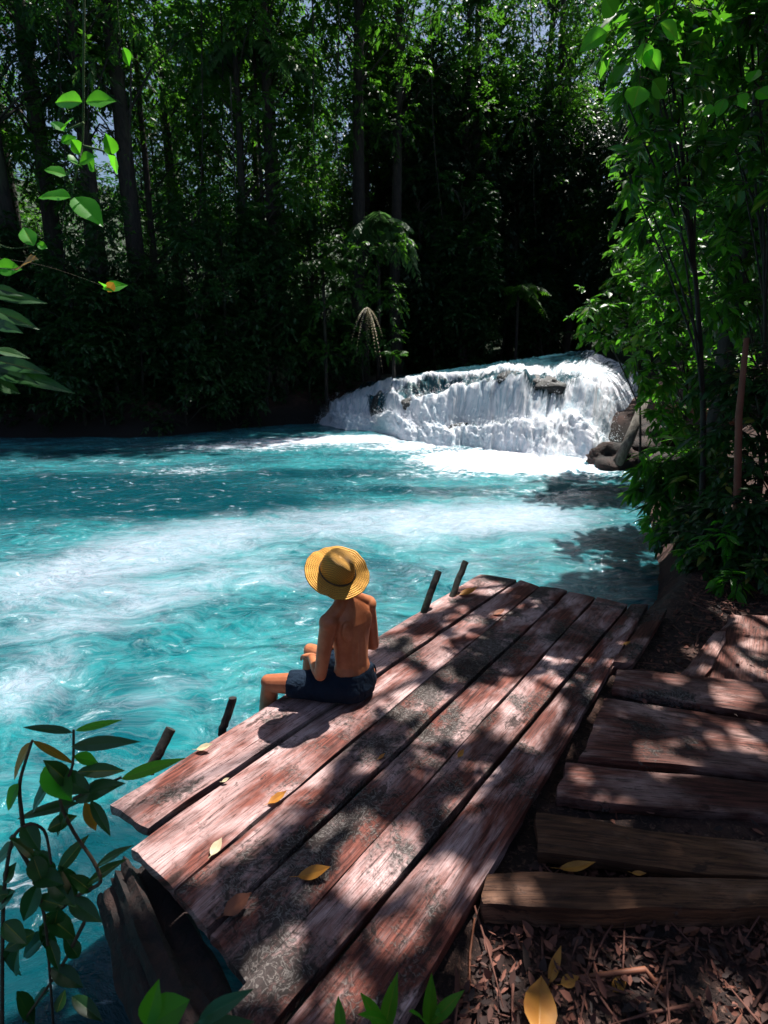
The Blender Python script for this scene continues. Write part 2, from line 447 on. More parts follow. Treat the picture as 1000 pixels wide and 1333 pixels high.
face = np.clip((T2 - 0.2) / 0.2, 0, 1) * np.clip((1.02 - T2) / 0.15, 0, 1)
wq = S2 + .22 * fbm(np.stack([S2 * .8, T2 * 3], -1), 3, 66)
lump = fbm(np.stack([wq * 2.2, T2 * 3.2], -1), 4, 61); stre = fbm(np.stack([wq * 12, T2 * 4.5], -1), 4, 62); fine = fbm(np.stack([wq * 36, T2 * 14], -1), 3, 63)
froth = np.clip((T2 - .55) / .3, 0, 1)
caul = np.abs(fbm(np.stack([S2 * 5, T2 * 16], -1), 4, 87)); caul2 = np.abs(fbm(np.stack([S2 * 13, T2 * 40], -1), 3, 88))
disp = 0.13 * lump * (0.35 + face) + (0.06 * stre * (0.35 + face) + 0.035 * fine) * (1 - .45 * froth) + froth * (.09 * caul + .07 * caul2) * np.clip((1 - T2) / .06, 0, 1)
edge = np.clip(np.minimum(S2, 8 - S2) / 0.5, 0, 1)
G[..., 2] += disp * edge; G[..., 1] -= 0.5 * disp * face
G[..., 2] -= 0.6 * (1 - edge) ** 2
uvw = np.stack([S2 + .9 * (T2 - .3) + .10 * fbm(np.stack([S2 * 2.5, T2 * 5], -1), 3, 86), T2 * 5.0], -1).reshape(-1, 2)
def spot(s0, t0, rs, rt, k): return k * np.exp(-(((S2 - s0) / rs) ** 2 + ((T2 - t0) / rt) ** 2))


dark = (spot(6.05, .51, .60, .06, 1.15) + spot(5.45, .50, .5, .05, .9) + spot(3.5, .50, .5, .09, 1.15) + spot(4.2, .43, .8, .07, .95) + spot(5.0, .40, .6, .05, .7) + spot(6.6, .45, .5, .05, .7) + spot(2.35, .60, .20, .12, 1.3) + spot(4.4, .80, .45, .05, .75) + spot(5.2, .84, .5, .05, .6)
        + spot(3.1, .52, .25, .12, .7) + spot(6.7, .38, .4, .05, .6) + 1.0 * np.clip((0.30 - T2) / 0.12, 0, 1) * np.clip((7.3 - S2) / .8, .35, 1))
ii, jj = np.meshgrid(np.arange(NS - 1), np.arange(NTT - 1), indexing='xy')
FF = np.stack([jj * NS + ii, (jj + 1) * NS + ii, (jj + 1) * NS + ii + 1, jj * NS + ii + 1], -1).reshape(-1, 4)
t = NT('falling_water'); uvn = t.n('UVMap').outputs[0]
FR_ = t.attr('froth')
na = t.noise(t.mapping(uvn, (5.0, 0.42, 1)), 2.2, 8, 0.66, 1.1); nb = t.noise(t.mapping(uvn, (6.0, 0.62, 1)), 7.0, 6, 0.75, 0.9)
nc = t.noise(t.mapping(uvn, (2.4, 1.6, 1)), 3.2, 8, 0.72, 0.7)
na = t.mix(t.math('MULTIPLY', FR_, 0.6), na, nc); nb = t.mix(t.math('MULTIPLY', FR_, 0.6), nb, t.noise(t.mapping(uvn, (2.4, 1.6, 1)), 14.0, 5, 0.7, 0.4))
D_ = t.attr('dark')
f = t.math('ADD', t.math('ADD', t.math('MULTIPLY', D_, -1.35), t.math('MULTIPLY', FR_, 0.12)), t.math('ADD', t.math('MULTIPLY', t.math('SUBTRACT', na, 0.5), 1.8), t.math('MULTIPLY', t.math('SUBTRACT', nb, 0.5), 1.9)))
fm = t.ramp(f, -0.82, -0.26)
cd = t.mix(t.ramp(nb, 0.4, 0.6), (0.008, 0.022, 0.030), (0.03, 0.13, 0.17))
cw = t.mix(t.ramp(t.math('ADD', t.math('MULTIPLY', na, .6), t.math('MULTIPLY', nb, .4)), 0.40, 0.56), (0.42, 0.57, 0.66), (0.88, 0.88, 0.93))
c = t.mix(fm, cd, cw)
M['fall'] = t.bsdf(c, t.ramp(fm, 0, 1, 0.12, 0.65), t.bump(t.math('ADD', na, t.math('MULTIPLY', nb, 0.7)), 0.8, 0.10), IOR=1.33)
pb = next(x for x in t.t.nodes if x.type == 'BSDF_PRINCIPLED')
tr = t.n('BsdfTranslucent', {'Color': c}); mx = t.n('MixShader', {0: t.math('MULTIPLY', fm, 0.12)})      # aerated water lets the light through
t.put(mx.inputs[1], pb.outputs[0]); t.put(mx.inputs[2], tr.outputs[0]); t.t.links.new(mx.outputs[0], t.out.inputs[0])
wf = empty('waterfall', tuple(B[5]), 'wide white waterfall tumbling over dark rocks into the turquoise pool', 'waterfall')
mesh('falling_sheet', G.reshape(-1, 3), [FF], M['fall'], wf, True, {'dark': dark.ravel(), 'froth': froth.ravel()}, uvw)
# flying drops over the face and at the foot
t = NT('spray_drops'); M['spray'] = t.bsdf((0.88, 0.90, 0.94), 0.5)
nd = 9000
qi = rng.integers(0, NS - 1, nd); qt = np.clip((rng.beta(4, 1.4, nd) * NTT).astype(int), 78, NTT - 1)
C0 = G[qt, qi] + np.stack([rng.normal(0, 0.12, nd), -np.abs(rng.normal(0, 0.35, nd)), np.abs(rng.normal(0, 0.16, nd))], -1)
ok = (qi > 12) & (qi < NS - 10); C0 = C0[ok]; nd = len(C0)
sz = 0.004 + 0.008 * rng.random(nd) ** 3
tet = np.array([(1, 1, 1), (-1, -1, 1), (-1, 1, -1), (1, -1, -1)], float)
V = (C0[:, None] + sz[:, None, None] * (tet[None] + rng.normal(0, 0.3, (nd, 4, 3)))).reshape(-1, 3)
fi = np.array([(0, 1, 2), (0, 3, 1), (0, 2, 3), (1, 3, 2)])
sp = mesh('spray', V, [(np.arange(nd)[:, None, None] * 4 + fi[None]).reshape(-1, 3)], M['spray'], wf); sp['kind'] = 'stuff'


# ------------------------------------------------------------------ rocks
t = NT('wet_rock'); p = t.n('TexCoord').outputs['Object']
n = t.noise(p, 2.5, 8, 0.65, 0.4); n2 = t.noise(p, 14, 5, 0.6)
c = t.mix(t.ramp(n, 0.4, 0.62), (0.006, 0.004, 0.0035), (0.032, 0.014, 0.010)); c = t.mix(t.ramp(n2, 0.62, 0.74, 0, 0.8), c, (0.16, 0.045, 0.02))
M['rock'] = t.bsdf(c, 0.85, t.bump(t.math('ADD', n, t.math('MULTIPLY', n2, 0.3)), 0.9, 0.12))


t = NT('black_wet_rock'); p = t.n('TexCoord').outputs['Object']; n = t.noise(p, 3.5, 8, 0.7, 0.5)
M['black_rock'] = t.bsdf(t.mix(t.ramp(n, 0.35, 0.65), (0.004, 0.006, 0.007), (0.016, 0.019, 0.020)), 0.5, t.bump(n, 0.9, 0.12))


def boulder(name, c, r, label, seed, squash=0.7, mat='rock'):
    bpy_v, bpy_f = [], []
    n1, n2 = 36, 22
    th = np.linspace(0, 2 * np.pi, n1, endpoint=False); ph = np.linspace(0.02, math.pi - 0.02, n2)
    TH, PH = np.meshgrid(th, ph)
    D = np.stack([np.cos(TH) * np.sin(PH), np.sin(TH) * np.sin(PH), np.cos(PH)], -1)
    rr = 1 + 0.30 * fbm(D * 1.6 + seed, 3, seed) + 0.06 * fbm(D * 7, 3, seed + 3)
    V = (D * rr[..., None]) * np.array(r) * np.array([1, 1, squash]) + np.array(c)
    i, j = np.meshgrid(np.arange(n2 - 1), np.arange(n1), indexing='ij'); k = (j + 1) % n1
    F = np.stack([i * n1 + j, (i + 1) * n1 + j, (i + 1) * n1 + k, i * n1 + k], -1).reshape(-1, 4)
    o = mesh(name, V.reshape(-1, 3) - np.array(c), [F, np.arange(n1), ((n2 - 1) * n1 + np.arange(n1))[::-1]], M[mat])
    o.location = Vector(c)
    return tag(o, label, 'rock')


c0 = on_z(800, 605, WATER)
boulder('boulder', (c0[0] + 0.12, c0[1], WATER + 0.10), (0.80, 0.8, 0.60), 'brown boulder at the right foot of the waterfall, rust coloured patches on top', 3)
boulder('boulder', (c0[0] + 1.25, c0[1] + 0.5, WATER + 0.5), (0.9, 0.9, 0.8), 'dark boulder behind the brown one, half buried in bank leaves', 8)
boulder('boulder', (c0[0] + 0.75, c0[1] - 1.3, WATER + 0.1), (0.6, 0.9, 0.5), 'low dark wet rock at the water line below the leaning branch', 14)
for s0, t0, rr_, lab in [(6.05, .52, (.85, .6, .42), 'dark wet rock breaking the crest of the falls, right of centre'), (5.45, .51, (.5, .45, .32), 'smaller dark rock in the crest water beside the big one'), (3.5, .52, (.7, .6, .42), 'dark rock under the sheet of water left of the crest centre'),
                         (2.35, .62, (.32, .4, .75), 'upright dark rock splitting the left end of the falls'), (4.45, .80, (.45, .35, .22), 'low rock showing through the lower white water')]:
    q_ = G[int(t0 * (NTT - 1)), int(s0 / 8 * (NS - 1))]
    boulder('boulder', (q_[0], q_[1] + .25, q_[2] - rr_[2] * .62), rr_, lab, int(s0 * 10), .8, 'black_rock')
t_ = MB(); a_, b_ = at_y(800, 612, c0[1] - 0.75), at_y(840, 520, c0[1] - 0.3)
t_.tube([a_, a_ * .6 + b_ * .4 + [0.05, 0, .05], b_], [0.13, 0.12, 0.10], 12, wob=0.06)
tag(t_.build('broken_branch', M['bark_pale']), 'grey broken branch leaning against the boulder beside the falls', 'branch')
t_ = MB(); a_, b_ = at_y(850, 532, 11.5), at_y(960, 548, 10.8)
t_.tube([a_, (a_ + b_) / 2 + [0, 0, .06], b_], [0.10, 0.12, 0.13], 12, wob=0.06)
t = NT('red_log'); n = t.noise(t.n('TexCoord').outputs['Object'], 9, 5); M['red_bark'] = t.bsdf(t.mix(n, (0.10, 0.03, 0.02), (0.26, 0.09, 0.055)), 0.8)
tag(t_.build('fallen_log', M['red_bark']), 'reddish fallen log lying among the bushes above the boulder', 'log')


# ------------------------------------------------------------------ leaves
def lv(v, m):
    a = np.repeat(np.asarray(v, float), m)
    if m == 40: a = a + np.tile([-.05, 0, .5, 0, -.05], len(a) // 5)
    return a


def leaf_arrays(P, D, N, L, W, kind, curve=0.12):
    """P base, D direction, N normal (n,3); L length, W full width. Returns V, F for every leaf"""
    n = len(P); D = nrm(D); S = nrm(np.cross(D, N)); N = np.cross(S, D)
    L = np.broadcast_to(np.asarray(L, float), (n,))[:, None]; W = np.broadcast_to(np.asarray(W, float), (n,))[:, None]
    cv = np.broadcast_to(np.asarray(curve, float), (n,))[:, None]
    if kind == 'far':
        V = np.stack([P, P + D * L * .42 + S * W * .5 - N * L * cv * .2, P + D * L - N * L * cv, P + D * L * .42 - S * W * .5 - N * L * cv * .2], 1)
        f = np.array([[0, 1, 2, 3]])
        return V.reshape(-1, 3), [(np.arange(n)[:, None, None] * 4 + f).reshape(-1, 4)], 4
    ts = {'mid': (0.0, .30, .66, 1.0), 'near': (0.0, .10, .24, .40, .56, .72, .86, 1.0)}[kind]
    ws = {'mid': (0, .98, .78, 0), 'near': (0.03, .52, .88, 1.0, .92, .68, .34, 0.0)}[kind]
    rows = []
    for q, wd in zip(ts, ws):
        c = P + D * L * q - N * L * cv * q * q * 1.0
        lift = N * W * wd * .12
        wv_ = N * W * .05 * math.sin(q * 9) * wd
        if kind == 'near': rows += [c + S * W * .5 * wd + lift + wv_, c + S * W * .045 * wd + lift * .12, c - N * W * .01, c - S * W * .045 * wd + lift * .12, c - S * W * .5 * wd + lift - wv_]
        else: rows += [c + S * W * .5 * wd + lift, c, c - S * W * .5 * wd + lift]
    V = np.stack(rows, 1); m = len(rows); k = len(ts); nc = m // k
    f = []
    for a in range(k - 1):
        for b in range(a * nc, a * nc + nc - 1): f.append([b, b + 1, b + nc + 1, b + nc])
    return V.reshape(-1, 3), [(np.arange(n)[:, None, None] * m + np.array(f)).reshape(-1, 4)], m


def rdir(n, g=rng):
    return nrm(g.normal(size=(n, 3)))


def foliage(clumps, per, lpt, L, kind='far', droop=0.35, wr=0.42, g=rng, up=0.25, mb=None, flat=0.5, keep=None):
    """leafy twigs around clump centres (x,y,z,r)"""
    cl = np.asarray(clumps, float)
    wgt = (cl[:, 3] ** 2); cnt = np.maximum((per * wgt / wgt.mean()).astype(int), 2)
    C = np.repeat(cl, cnt, 0); n = len(C)
    d = rdir(n, g); d[:, 2] = d[:, 2] * 0.8 + up; d = nrm(d)
    st_ = C[:, :3] + d * C[:, 3:4] * g.uniform(0.05, 0.75, (n, 1)) ** 0.8
    tl = C[:, 3:4] * g.uniform(0.22, 0.5, (n, 1))
    td = nrm(d + 0.6 * rdir(n, g) - np.array([0, 0, droop * .5]))
    q = (np.arange(lpt) + 0.6)[None, :, None] / lpt
    P = st_[:, None] + td[:, None] * tl[:, None] * q - np.array([0, 0, 1.0]) * (tl[:, None] * droop * q * q)
    side = nrm(np.cross(td, np.array([0, 0, 1.0]) + 0.3 * rdir(n, g)))
    sg = np.where(np.arange(lpt) % 2 == 0, 1.0, -1.0)[None, :, None]
    D = td[:, None] * 0.7 + side[:, None] * sg * 0.8 - np.array([0, 0, droop]) + 0.35 * rdir(n * lpt, g).reshape(n, lpt, 3)
    N = np.array([0, 0, 1.0]) + flat * rdir(n * lpt, g).reshape(n, lpt, 3)
    P, D, N = P.reshape(-1, 3), D.reshape(-1, 3), N.reshape(-1, 3)
    var = np.clip(np.repeat(g.normal(0.5, 0.2, n), lpt) + g.normal(0, 0.14, n * lpt), 0, 1)
    ln = L * g.uniform(0.6, 1.25, n * lpt)
    if keep is not None:
        k = keep(P + nrm(D) * ln[:, None] * .5); P, D, N, var, ln = P[k], D[k], N[k], var[k], ln[k]
    V, F, m = leaf_arrays(P, D, N, ln, ln * wr, kind, 0.18)
    mb = mb or MB(); mb.add(V, F, lv(var, m))
    return mb, st_, td, tl


# ------------------------------------------------------------------ forest trees (kinds built once, then copied)
def tree_kind(seed, H, r0, z0, cr, ncl, per, L, leaf, lean=(0, 0), bark='bark', shape=1.0, label=''):
    g = np.random.default_rng(seed)
    root = empty('jungle_tree', (0, 0, 0), label, 'tree')
    zs = np.linspace(-0.6, H * .93, 14)
    cx = lean[0] * (np.maximum(zs, 0) / H) ** 1.3 * H + 0.10 * np.cumsum(g.normal(0, 0.5, 14)) * (zs > 1)
    cyv = lean[1] * (np.maximum(zs, 0) / H) ** 1.3 * H + 0.10 * np.cumsum(g.normal(0, 0.5, 14)) * (zs > 1)
    rr = r0 * (1 - 0.75 * (zs / H)) * np.where(zs < 0.3, 1.35, 1.0)
    tb = MB(); tb.tube(np.stack([cx, cyv, zs], -1), rr, 10, wob=0.05)
    cl = []
    for k in range(ncl):
        f_ = g.random() ** 0.8; z = z0 + (H - z0) * f_; a = g.uniform(0, 2 * math.pi)
        env = math.sin(math.pi * min(1, 0.12 + 0.88 * (f_ * .8 + .1))) ** 0.6 * shape + (1 - shape) * (1 - f_ * .6)
        rad = cr * env * g.uniform(0.25, 1.0)
        tx, ty = np.interp(z, zs, cx), np.interp(z, zs, cyv)
        c = np.array([tx + rad * math.cos(a), ty + rad * math.sin(a), z]); r = cr * g.uniform(0.22, 0.42)
        cl.append((*c, r))
        zb = min(max(z - rad * g.uniform(0.4, 0.9), z0 * .6), H * .88); b = np.array([np.interp(zb, zs, cx), np.interp(zb, zs, cyv), zb])
        mid = (b + c) / 2 + [0, 0, 0.15 * rad]
        tb.tube([b, mid, c], [max(0.02, r0 * .28 * (1 - zb / H)), 0.03, 0.012], 5, caps=False)
    tb.build('trunk', M[bark], root)
    fb, _, _, _ = foliage(cl, per, 9, L, 'far', g=g)
    fb.build('crown', M[leaf], root)
    return root


def place(o, x, y, rz, sc, label, group):
    o.location = (x, y, float(ground_z(np.array([x]), np.array([y]))[0]) - 0.1)
    o.rotation_euler = (0, 0, rz); o.scale = (sc, sc, sc)
    o['label'] = label
    if group: o['group'] = group
    return o


KINDS = [
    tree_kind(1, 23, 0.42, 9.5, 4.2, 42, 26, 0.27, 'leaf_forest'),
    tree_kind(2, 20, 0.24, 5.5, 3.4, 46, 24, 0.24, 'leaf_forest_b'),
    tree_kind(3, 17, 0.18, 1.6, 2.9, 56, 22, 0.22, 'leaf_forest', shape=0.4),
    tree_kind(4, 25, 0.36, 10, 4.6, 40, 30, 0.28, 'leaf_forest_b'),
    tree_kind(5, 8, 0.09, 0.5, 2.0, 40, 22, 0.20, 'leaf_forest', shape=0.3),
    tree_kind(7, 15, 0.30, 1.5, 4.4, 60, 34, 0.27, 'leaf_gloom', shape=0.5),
    tree_kind(6, 4.2, 0.05, 0.2, 1.7, 30, 22, 0.20, 'leaf_forest', shape=0.2),
]
used = [False] * len(KINDS)


def put(k, x, y, label, group=None, sc=1.0):
    o = KINDS[k] if not used[k] else copy_tree(KINDS[k]); used[k] = True
    return place(o, x, y, random.uniform(0, 6.28), sc, label, group)


# trunks one can tell apart on the far bank: photo column, distance
for k, px, Y, sc, lab in [
        (0, 195, 24.5, 1.05, 'thick dark trunked tree on the far bank, left of the two lean trunks'),
        (3, 470, 29.5, 1.1, 'stout straight tree rising behind the pale tree fern'),
        (1, 330, 26.5, 1.0, 'dark slim tree standing just behind the bare stems on the far bank'),
        (1, 372, 28.5, 0.95, 'dark slim tree between the tree fern and the bare bank stems'),
        (3, 515, 31.0, 1.0, 'tall slim tree just right of the stout tree behind the fern'),
        (0, 610, 36.0, 1.0, 'tall tree behind the left end of the waterfall crest'),
        (0, 40, 22.8, 0.9, 'dark tree at the far left edge of the far bank'),
        (3, 700, 38.0, 1.0, 'tall shaded tree upstream above the middle of the falls')]:
    P = at_y(px, 500, Y); put(k, P[0], Y, lab, None, sc)
G1, G2 = 'jungle trees crowding the far bank', 'low bushes along the foot of the far bank'
n_ = 0
for y0 in (26.5, 30, 34, 38.5, 44, 51):
    xs = np.arange(-0.86 * y0 - 3, 0.86 * y0 + 3, 3.9 + 0.04 * y0)
    for x in xs:
        x += random.uniform(-1.2, 1.2); y = y0 + random.uniform(-1.4, 1.4)
        rx = 4.6 + (y - 18) * 0.42
        if y < 33 and x > -2.5: continue                      # the river's own opening
        if y < 40 and abs(x - rx) < 3.0: continue
        if -9 > x and False: continue
        if abs(x / y + .53) < .085: continue                  # the sky gap upper left
        k = random.choice([0, 2, 2, 3, 1] if y < 33 else [0, 1, 2, 2, 3, 1])
        put(k, x, y, ['tall dark tree deep in the shaded jungle behind the pool', 'slim leafy tree deep in the shaded jungle behind the pool', 'bushy tree with leaves low down deep in the shaded jungle', 'tallest kind of tree with a high crown deep in the jungle'][k], G1, random.uniform(0.85, 1.15))
for i in range(22):
    x = random.uniform(0, 26); y = random.uniform(37, 50)
    put(random.choice([2, 1, 2]), x, y, 'shaded tree upstream beyond the falls', 'trees upstream beyond the falls', random.uniform(0.9, 1.2))
for x, y in [(-17, 19.8), (-13.5, 23), (-11, 22), (-19, 25), (-22, 22), (-16, 27), (-25, 26)]:
    put(random.choice([0, 2, 1]), x - 0.4, y + 1.6, 'dark leafy tree at the left side of the far bank', 'trees on the left side of the far bank')
for i in range(64):
    f_ = i / 64; x = -20 + 18 * f_ + random.uniform(-.5, .5)
    y = float(np.interp(x, [-20, -14, -8.8, -6, -2.5], [20.8, 20.4, 20.3, 24.2, 26.5])) + random.uniform(0.15, 3.2)
    put(random.choice([6, 6, 4]), x, y, 'low dark leafy bush at the foot of the far bank', G2, random.uniform(0.6, 1.1))
for i in range(40):
    x = random.uniform(-2.0, 20); y = random.uniform(30, 40) + max(0, x - 6) * .5
    put(random.choice([4, 6]), x, y, 'shaded bush on the bank above the head of the falls', 'shaded bushes above the falls', random.uniform(0.8, 1.3))
for x, y in [(1.5, 35), (5, 37), (8.5, 38.5), (3.5, 40), (12, 37), (7, 42), (10.5, 41), (14.5, 40), (0, 39), (15, 33)]:
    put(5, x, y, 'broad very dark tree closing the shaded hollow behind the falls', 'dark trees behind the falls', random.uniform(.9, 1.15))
# right bank, behind the near bushes: kept below the sun's line to the falls
for x, y, k, sc in [(10.5, 17, 4, 0.9), (9.5, 14, 4, 0.8), (11.5, 20.5, 2, 0.55), (13, 24, 2, 0.8), (14, 17, 2, 0.7), (12.5, 13, 4, 1.1), (16, 21, 1, 0.8), (17, 26, 0, .8), (19, 17, 0, 0.8), (10, 10.5, 4, 1.1), (13, 9, 2, 0.8), (9, 7.5, 4, 1.1), (8.8, 12.2, 4, .6), (6.2, 4.6, 6, 1.0), (7.5, 5.8, 4, .8), (6.8, 3.0, 6, 1.1), (8.5, 4.0, 2, .6), (7.0, 1.0, 6, 1.2)]:
    put(k, x, y, 'leafy tree on the right bank behind the near bushes', 'trees on the right bank', sc)

# the wood beyond, one mass
g = np.random.default_rng(77)
cl = [(x, y, z + max(0, math.hypot(x, y - 10) - 45) * .22, r) for x, y, z, r in zip(g.uniform(-75, 75, 420), g.uniform(56, 74, 420), g.uniform(0, 19, 420), g.uniform(2.2, 4.2, 420))]
fb, _, _, _ = foliage(cl, 45, 7, 0.65, 'far', g=g)
tag(fb.build('far_woods', M['leaf_forest']), kind='stuff')

# bare stems on the far bank
for px, y0p, y1p, Y, r, lab in [(240, 545, 425, 22.6, 0.06, 'pale thin bare stem standing at the water edge of the far bank'), (226, 535, 440, 23.0, 0.035, 'thinner pale stem beside the bare stem on the far bank'),
                                (148, 180, -60, 27, 0.16, 'pale lean trunk against the sky gap, right of its darker twin'), (98, 220, -60, 25.5, 0.28, 'dark lean trunk against the sky gap')]:
    a_, b_ = at_y(px + (12 if px < 160 else 2), y0p, Y), at_y(px - (8 if px < 160 else 2), y1p, Y)
    if px < 160: a_ = a_ + (a_ - b_) * (a_[2] + 0.5 - 1) / (b_[2] - a_[2])
    t_ = MB(); t_.tube([a_ - [0, 0, .3], a_ * .6 + b_ * .4 + [.08, 0, 0], b_], [r * 1.2, r, r * .7], 8, wob=.05)
    tag(t_.build('bare_trunk', M['bark_pale']), lab, 'tree trunk')


for i, (px, y0p, y1p, Y) in enumerate([(262, -30, 420, 25.5), (286, -30, 360, 26.5), (405, -30, 300, 26), (560, 20, 330, 31), (640, -20, 260, 33), (75, -20, 330, 22.5), (300, 100, 470, 24.8), (690, -20, 300, 34), (440, -30, 250, 27), (170, 60, 480, 22.6)]):
    a_, b_ = at_y(px, y0p, Y), at_y(px + random.uniform(-14, 14), y1p, Y); q = np.linspace(0, 1, 14)[:, None]
    pts = a_ + (b_ - a_) * q + np.concatenate([.25 * np.sin(q * 5 + i), 0 * q, 0 * q], 1) * q
    t_ = MB(); t_.tube(pts, np.linspace(.035, .018, 14), 5, wob=.1)
    dl = rdir(26); V, F, m = leaf_arrays(pts[rng.integers(3, 14, 26)] + .1 * rdir(26), dl - [0, 0, .6], np.array([0, -.6, .6]) + .4 * rdir(26), .22, .10, 'far', .2)
    vo = empty('vine', pts[-1], 'thin leafy vine hanging down in front of the far jungle', 'vine', 'vines hanging in the far jungle')
    t_.build('stem', M['bark'], vo); mb = MB(); mb.add(V, F, lv(rng.random(26), m)); mb.build('leaves', M['leaf_forest_b'], vo)


# ------------------------------------------------------------------ tree fern and fronds
def frond(mb, tb, b, d, ln, droop, lw, g, nl=22, L=None):
    d = nrm(d); side = nrm(np.cross(d, [0, 0, 1.0])); q = np.linspace(0.0, 1, nl)
    P = b + d * ln * q[:, None] - np.array([0, 0, 1.0]) * (droop * ln * q ** 2)[:, None]
    tb.tube(P[::3], np.linspace(.012, .004, len(P[::3])) * ln / 1.5, 4, caps=False)
    T = nrm(np.gradient(P, axis=0)); L_ = lw * np.sin(np.pi * np.clip(q * .86 + .12, 0, 1)) ** .7
    for sgn in (-1, 1):
        D = T * .45 + sgn * side - np.array([0, 0, .35]) + .12 * rdir(nl, g)
        V, F, m = leaf_arrays(P, D, np.array([0, 0, 1.0]) + .2 * rdir(nl, g), L_ * g.uniform(.85, 1.1, nl), L_ * .30, 'far', .2)
        mb.add(V, F, lv(np.clip(g.normal(.55, .2, nl), 0, 1), m))


def fern_plant(name, c, n, ln, lw, droop, label, cat, leaf='fern', trunk=True, seed=1, spread=(0, 2 * math.pi), up=.5):
    g = np.random.default_rng(seed); c = np.asarray(c, float)
    gz = float(ground_z(c[:1], c[1:2])[0])
    root = empty(name, (c[0], c[1], gz if trunk else c[2]), label, cat)
    mb, tb = MB(), MB()
    for k in range(n):
        a = g.uniform(*spread)
        frond(mb, tb, c, [math.cos(a), math.sin(a), g.uniform(min(.1, up * 2), max(.1, up * 2))], ln * g.uniform(.7, 1.1), droop * g.uniform(.7, 1.3), lw, g)
    if trunk:
        tb.tube([[c[0], c[1], gz - .2], c * .5 + np.array([c[0] + .1, c[1], gz]) * .5, c], [.10, .08, .07], 8, wob=.1)
    tb.build('stem', M['bark'], root); mb.build('fronds', M[leaf], root)
    return root


fern_plant('tree_fern', at_y(492, 290, 27.6), 16, 2.3, .9, .95, 'pale green tree fern with feathery fronds lit above the pool', 'tree fern', seed=3)
fern_plant('tree_fern', at_y(420, 345, 26), 10, 2.2, .6, .8, 'dull green tree fern low to the left of the pale one', 'tree fern', 'leaf_forest_b', seed=4)
fern_plant('tree_fern', at_y(675, 380, 31), 9, 2.2, .6, .7, 'dim tree fern in the dark opening above the falls', 'tree fern', 'leaf_forest_b', seed=5)
fern_plant('tree_fern', at_y(330, 60, 27), 14, 3.0, .9, .9, 'palm like crown catching the sun high on the far bank', 'tree fern', 'fern', seed=6)
fern_plant('dead_frond', at_y(478, 400, 23.5), 9, .9, .10, 1.8, 'tuft of yellow dead fronds hanging below the tree fern', 'dead frond', 'pale_leaf', False, seed=7, up=-.8)
fern_plant('bank_plant', at_y(512, 462, 24.5), 12, .9, .30, .5, 'small sunlit leafy plant at the left end of the waterfall crest', 'plant', 'leaf_bank', True, seed=8)


# ------------------------------------------------------------------ right bank plants
def bank_plant(name, base, cl_px, L, per, kind, mat, label, cat, seed, lpt=8, wr=.42, droop=.45, r=.03, bark='bark', up=.25):
    """cl_px: (photo x, photo y, distance, radius in m)"""
    g = np.random.default_rng(seed)
    cl = [(*at_y(a, b, Y), rad) for a, b, Y, rad in cl_px]
    gz = float(ground_z(np.array([base[0]]), np.array([base[1]]))[0])
    gz = max(gz, WATER - .1)
    root = empty(name, (base[0], base[1], gz), label, cat)
    fb, st_, td, tl = foliage(cl, per, lpt, L, kind, droop, wr, g, up=up)
    tb = MB(); b = np.array([base[0], base[1], gz - .1])
    ca = np.array([c[:3] for c in cl]); top = np.array([ca[:, 0].mean(), ca[:, 1].mean(), ca[:, 2].max() - .1])
    q = np.linspace(0, 1, 9)[:, None]; ms = b + (top - b) * np.concatenate([q ** 1.6, q ** 1.6, q], 1); tb.tube(ms, np.linspace(r, r * .3, 9), 7)
    for c in ca:
        zb = b[2] + (c[2] - b[2]) * g.uniform(.45, .8); o_ = np.array([np.interp(zb, ms[:, 2], ms[:, k]) for k in range(3)])
        tb.tube([o_, o_ * .5 + c * .5 + [0, 0, .04], c], [r * .4, r * .28, r * .15], 5, caps=False)
    for k in range(0, len(st_)):
        tb.tube([st_[k] - td[k] * .05, st_[k] + td[k] * tl[k] * .5, st_[k] + td[k] * tl[k] - [0, 0, droop * tl[k][0]]], [.006, .004, .002], 3, caps=False)
    tb.build('stems', M[bark], root); fb.build('leaves', M[mat], root)
    return root


bank_plant('bank_bush', (-1.0, 27.0), [(480, 330, 26, 1.2), (440, 320, 26, 1.1), (510, 320, 26, 1.0), (455, 380, 26, 1.3), (500, 390, 26, 1.2), (420, 400, 26, 1.3), (470, 440, 26, 1.2), (430, 460, 25.8, 1.0), (505, 440, 26, .9), (395, 440, 25.8, 1.0)],
           .24, 34, 'mid', 'leaf_forest_b', 'feathery green bush wrapped round the foot of the pale tree fern', 'bush', 31, 9)
bank_plant('bank_bush', (5.6, 11.6), [(775, 405, 11.3, .55), (800, 395, 11.5, .6), (830, 375, 11.5, .6), (790, 440, 11.2, .45), (850, 345, 11.6, .7), (815, 425, 11.4, .5), (830, 455, 11.4, .5)],
           .19, 26, 'mid', 'leaf_bank', 'sunlit bush leaning out over the right end of the falls', 'bush', 21, 9)
bank_plant('bank_bush', (5.0, 8.9), [(860, 440, 8.6, .55), (880, 500, 8.4, .55), (845, 490, 8.6, .45), (900, 400, 8.8, .65), (855, 395, 8.8, .5), (910, 560, 8.0, .55), (860, 540, 8.3, .4), (930, 470, 8.3, .6), (890, 340, 8.8, .6), (860, 300, 8.8, .55)],
           .17, 30, 'mid', 'leaf_bank', 'tall bush of bright leaves above the fallen red log', 'bush', 22, 9)
bank_plant('bank_bush', (4.1, 7.0), [(880, 600, 6.6, .38), (850, 610, 6.6, .32), (905, 640, 6.2, .40), (860, 640, 6.4, .30), (930, 600, 6.4, .40), (870, 665, 6.2, .26), (905, 690, 5.8, .30), (835, 640, 6.5, .2)],
           .22, 24, 'near', 'leaf_bank', 'bush with long drooping leaves hanging over the water edge', 'bush', 23, 8, .26, .6)
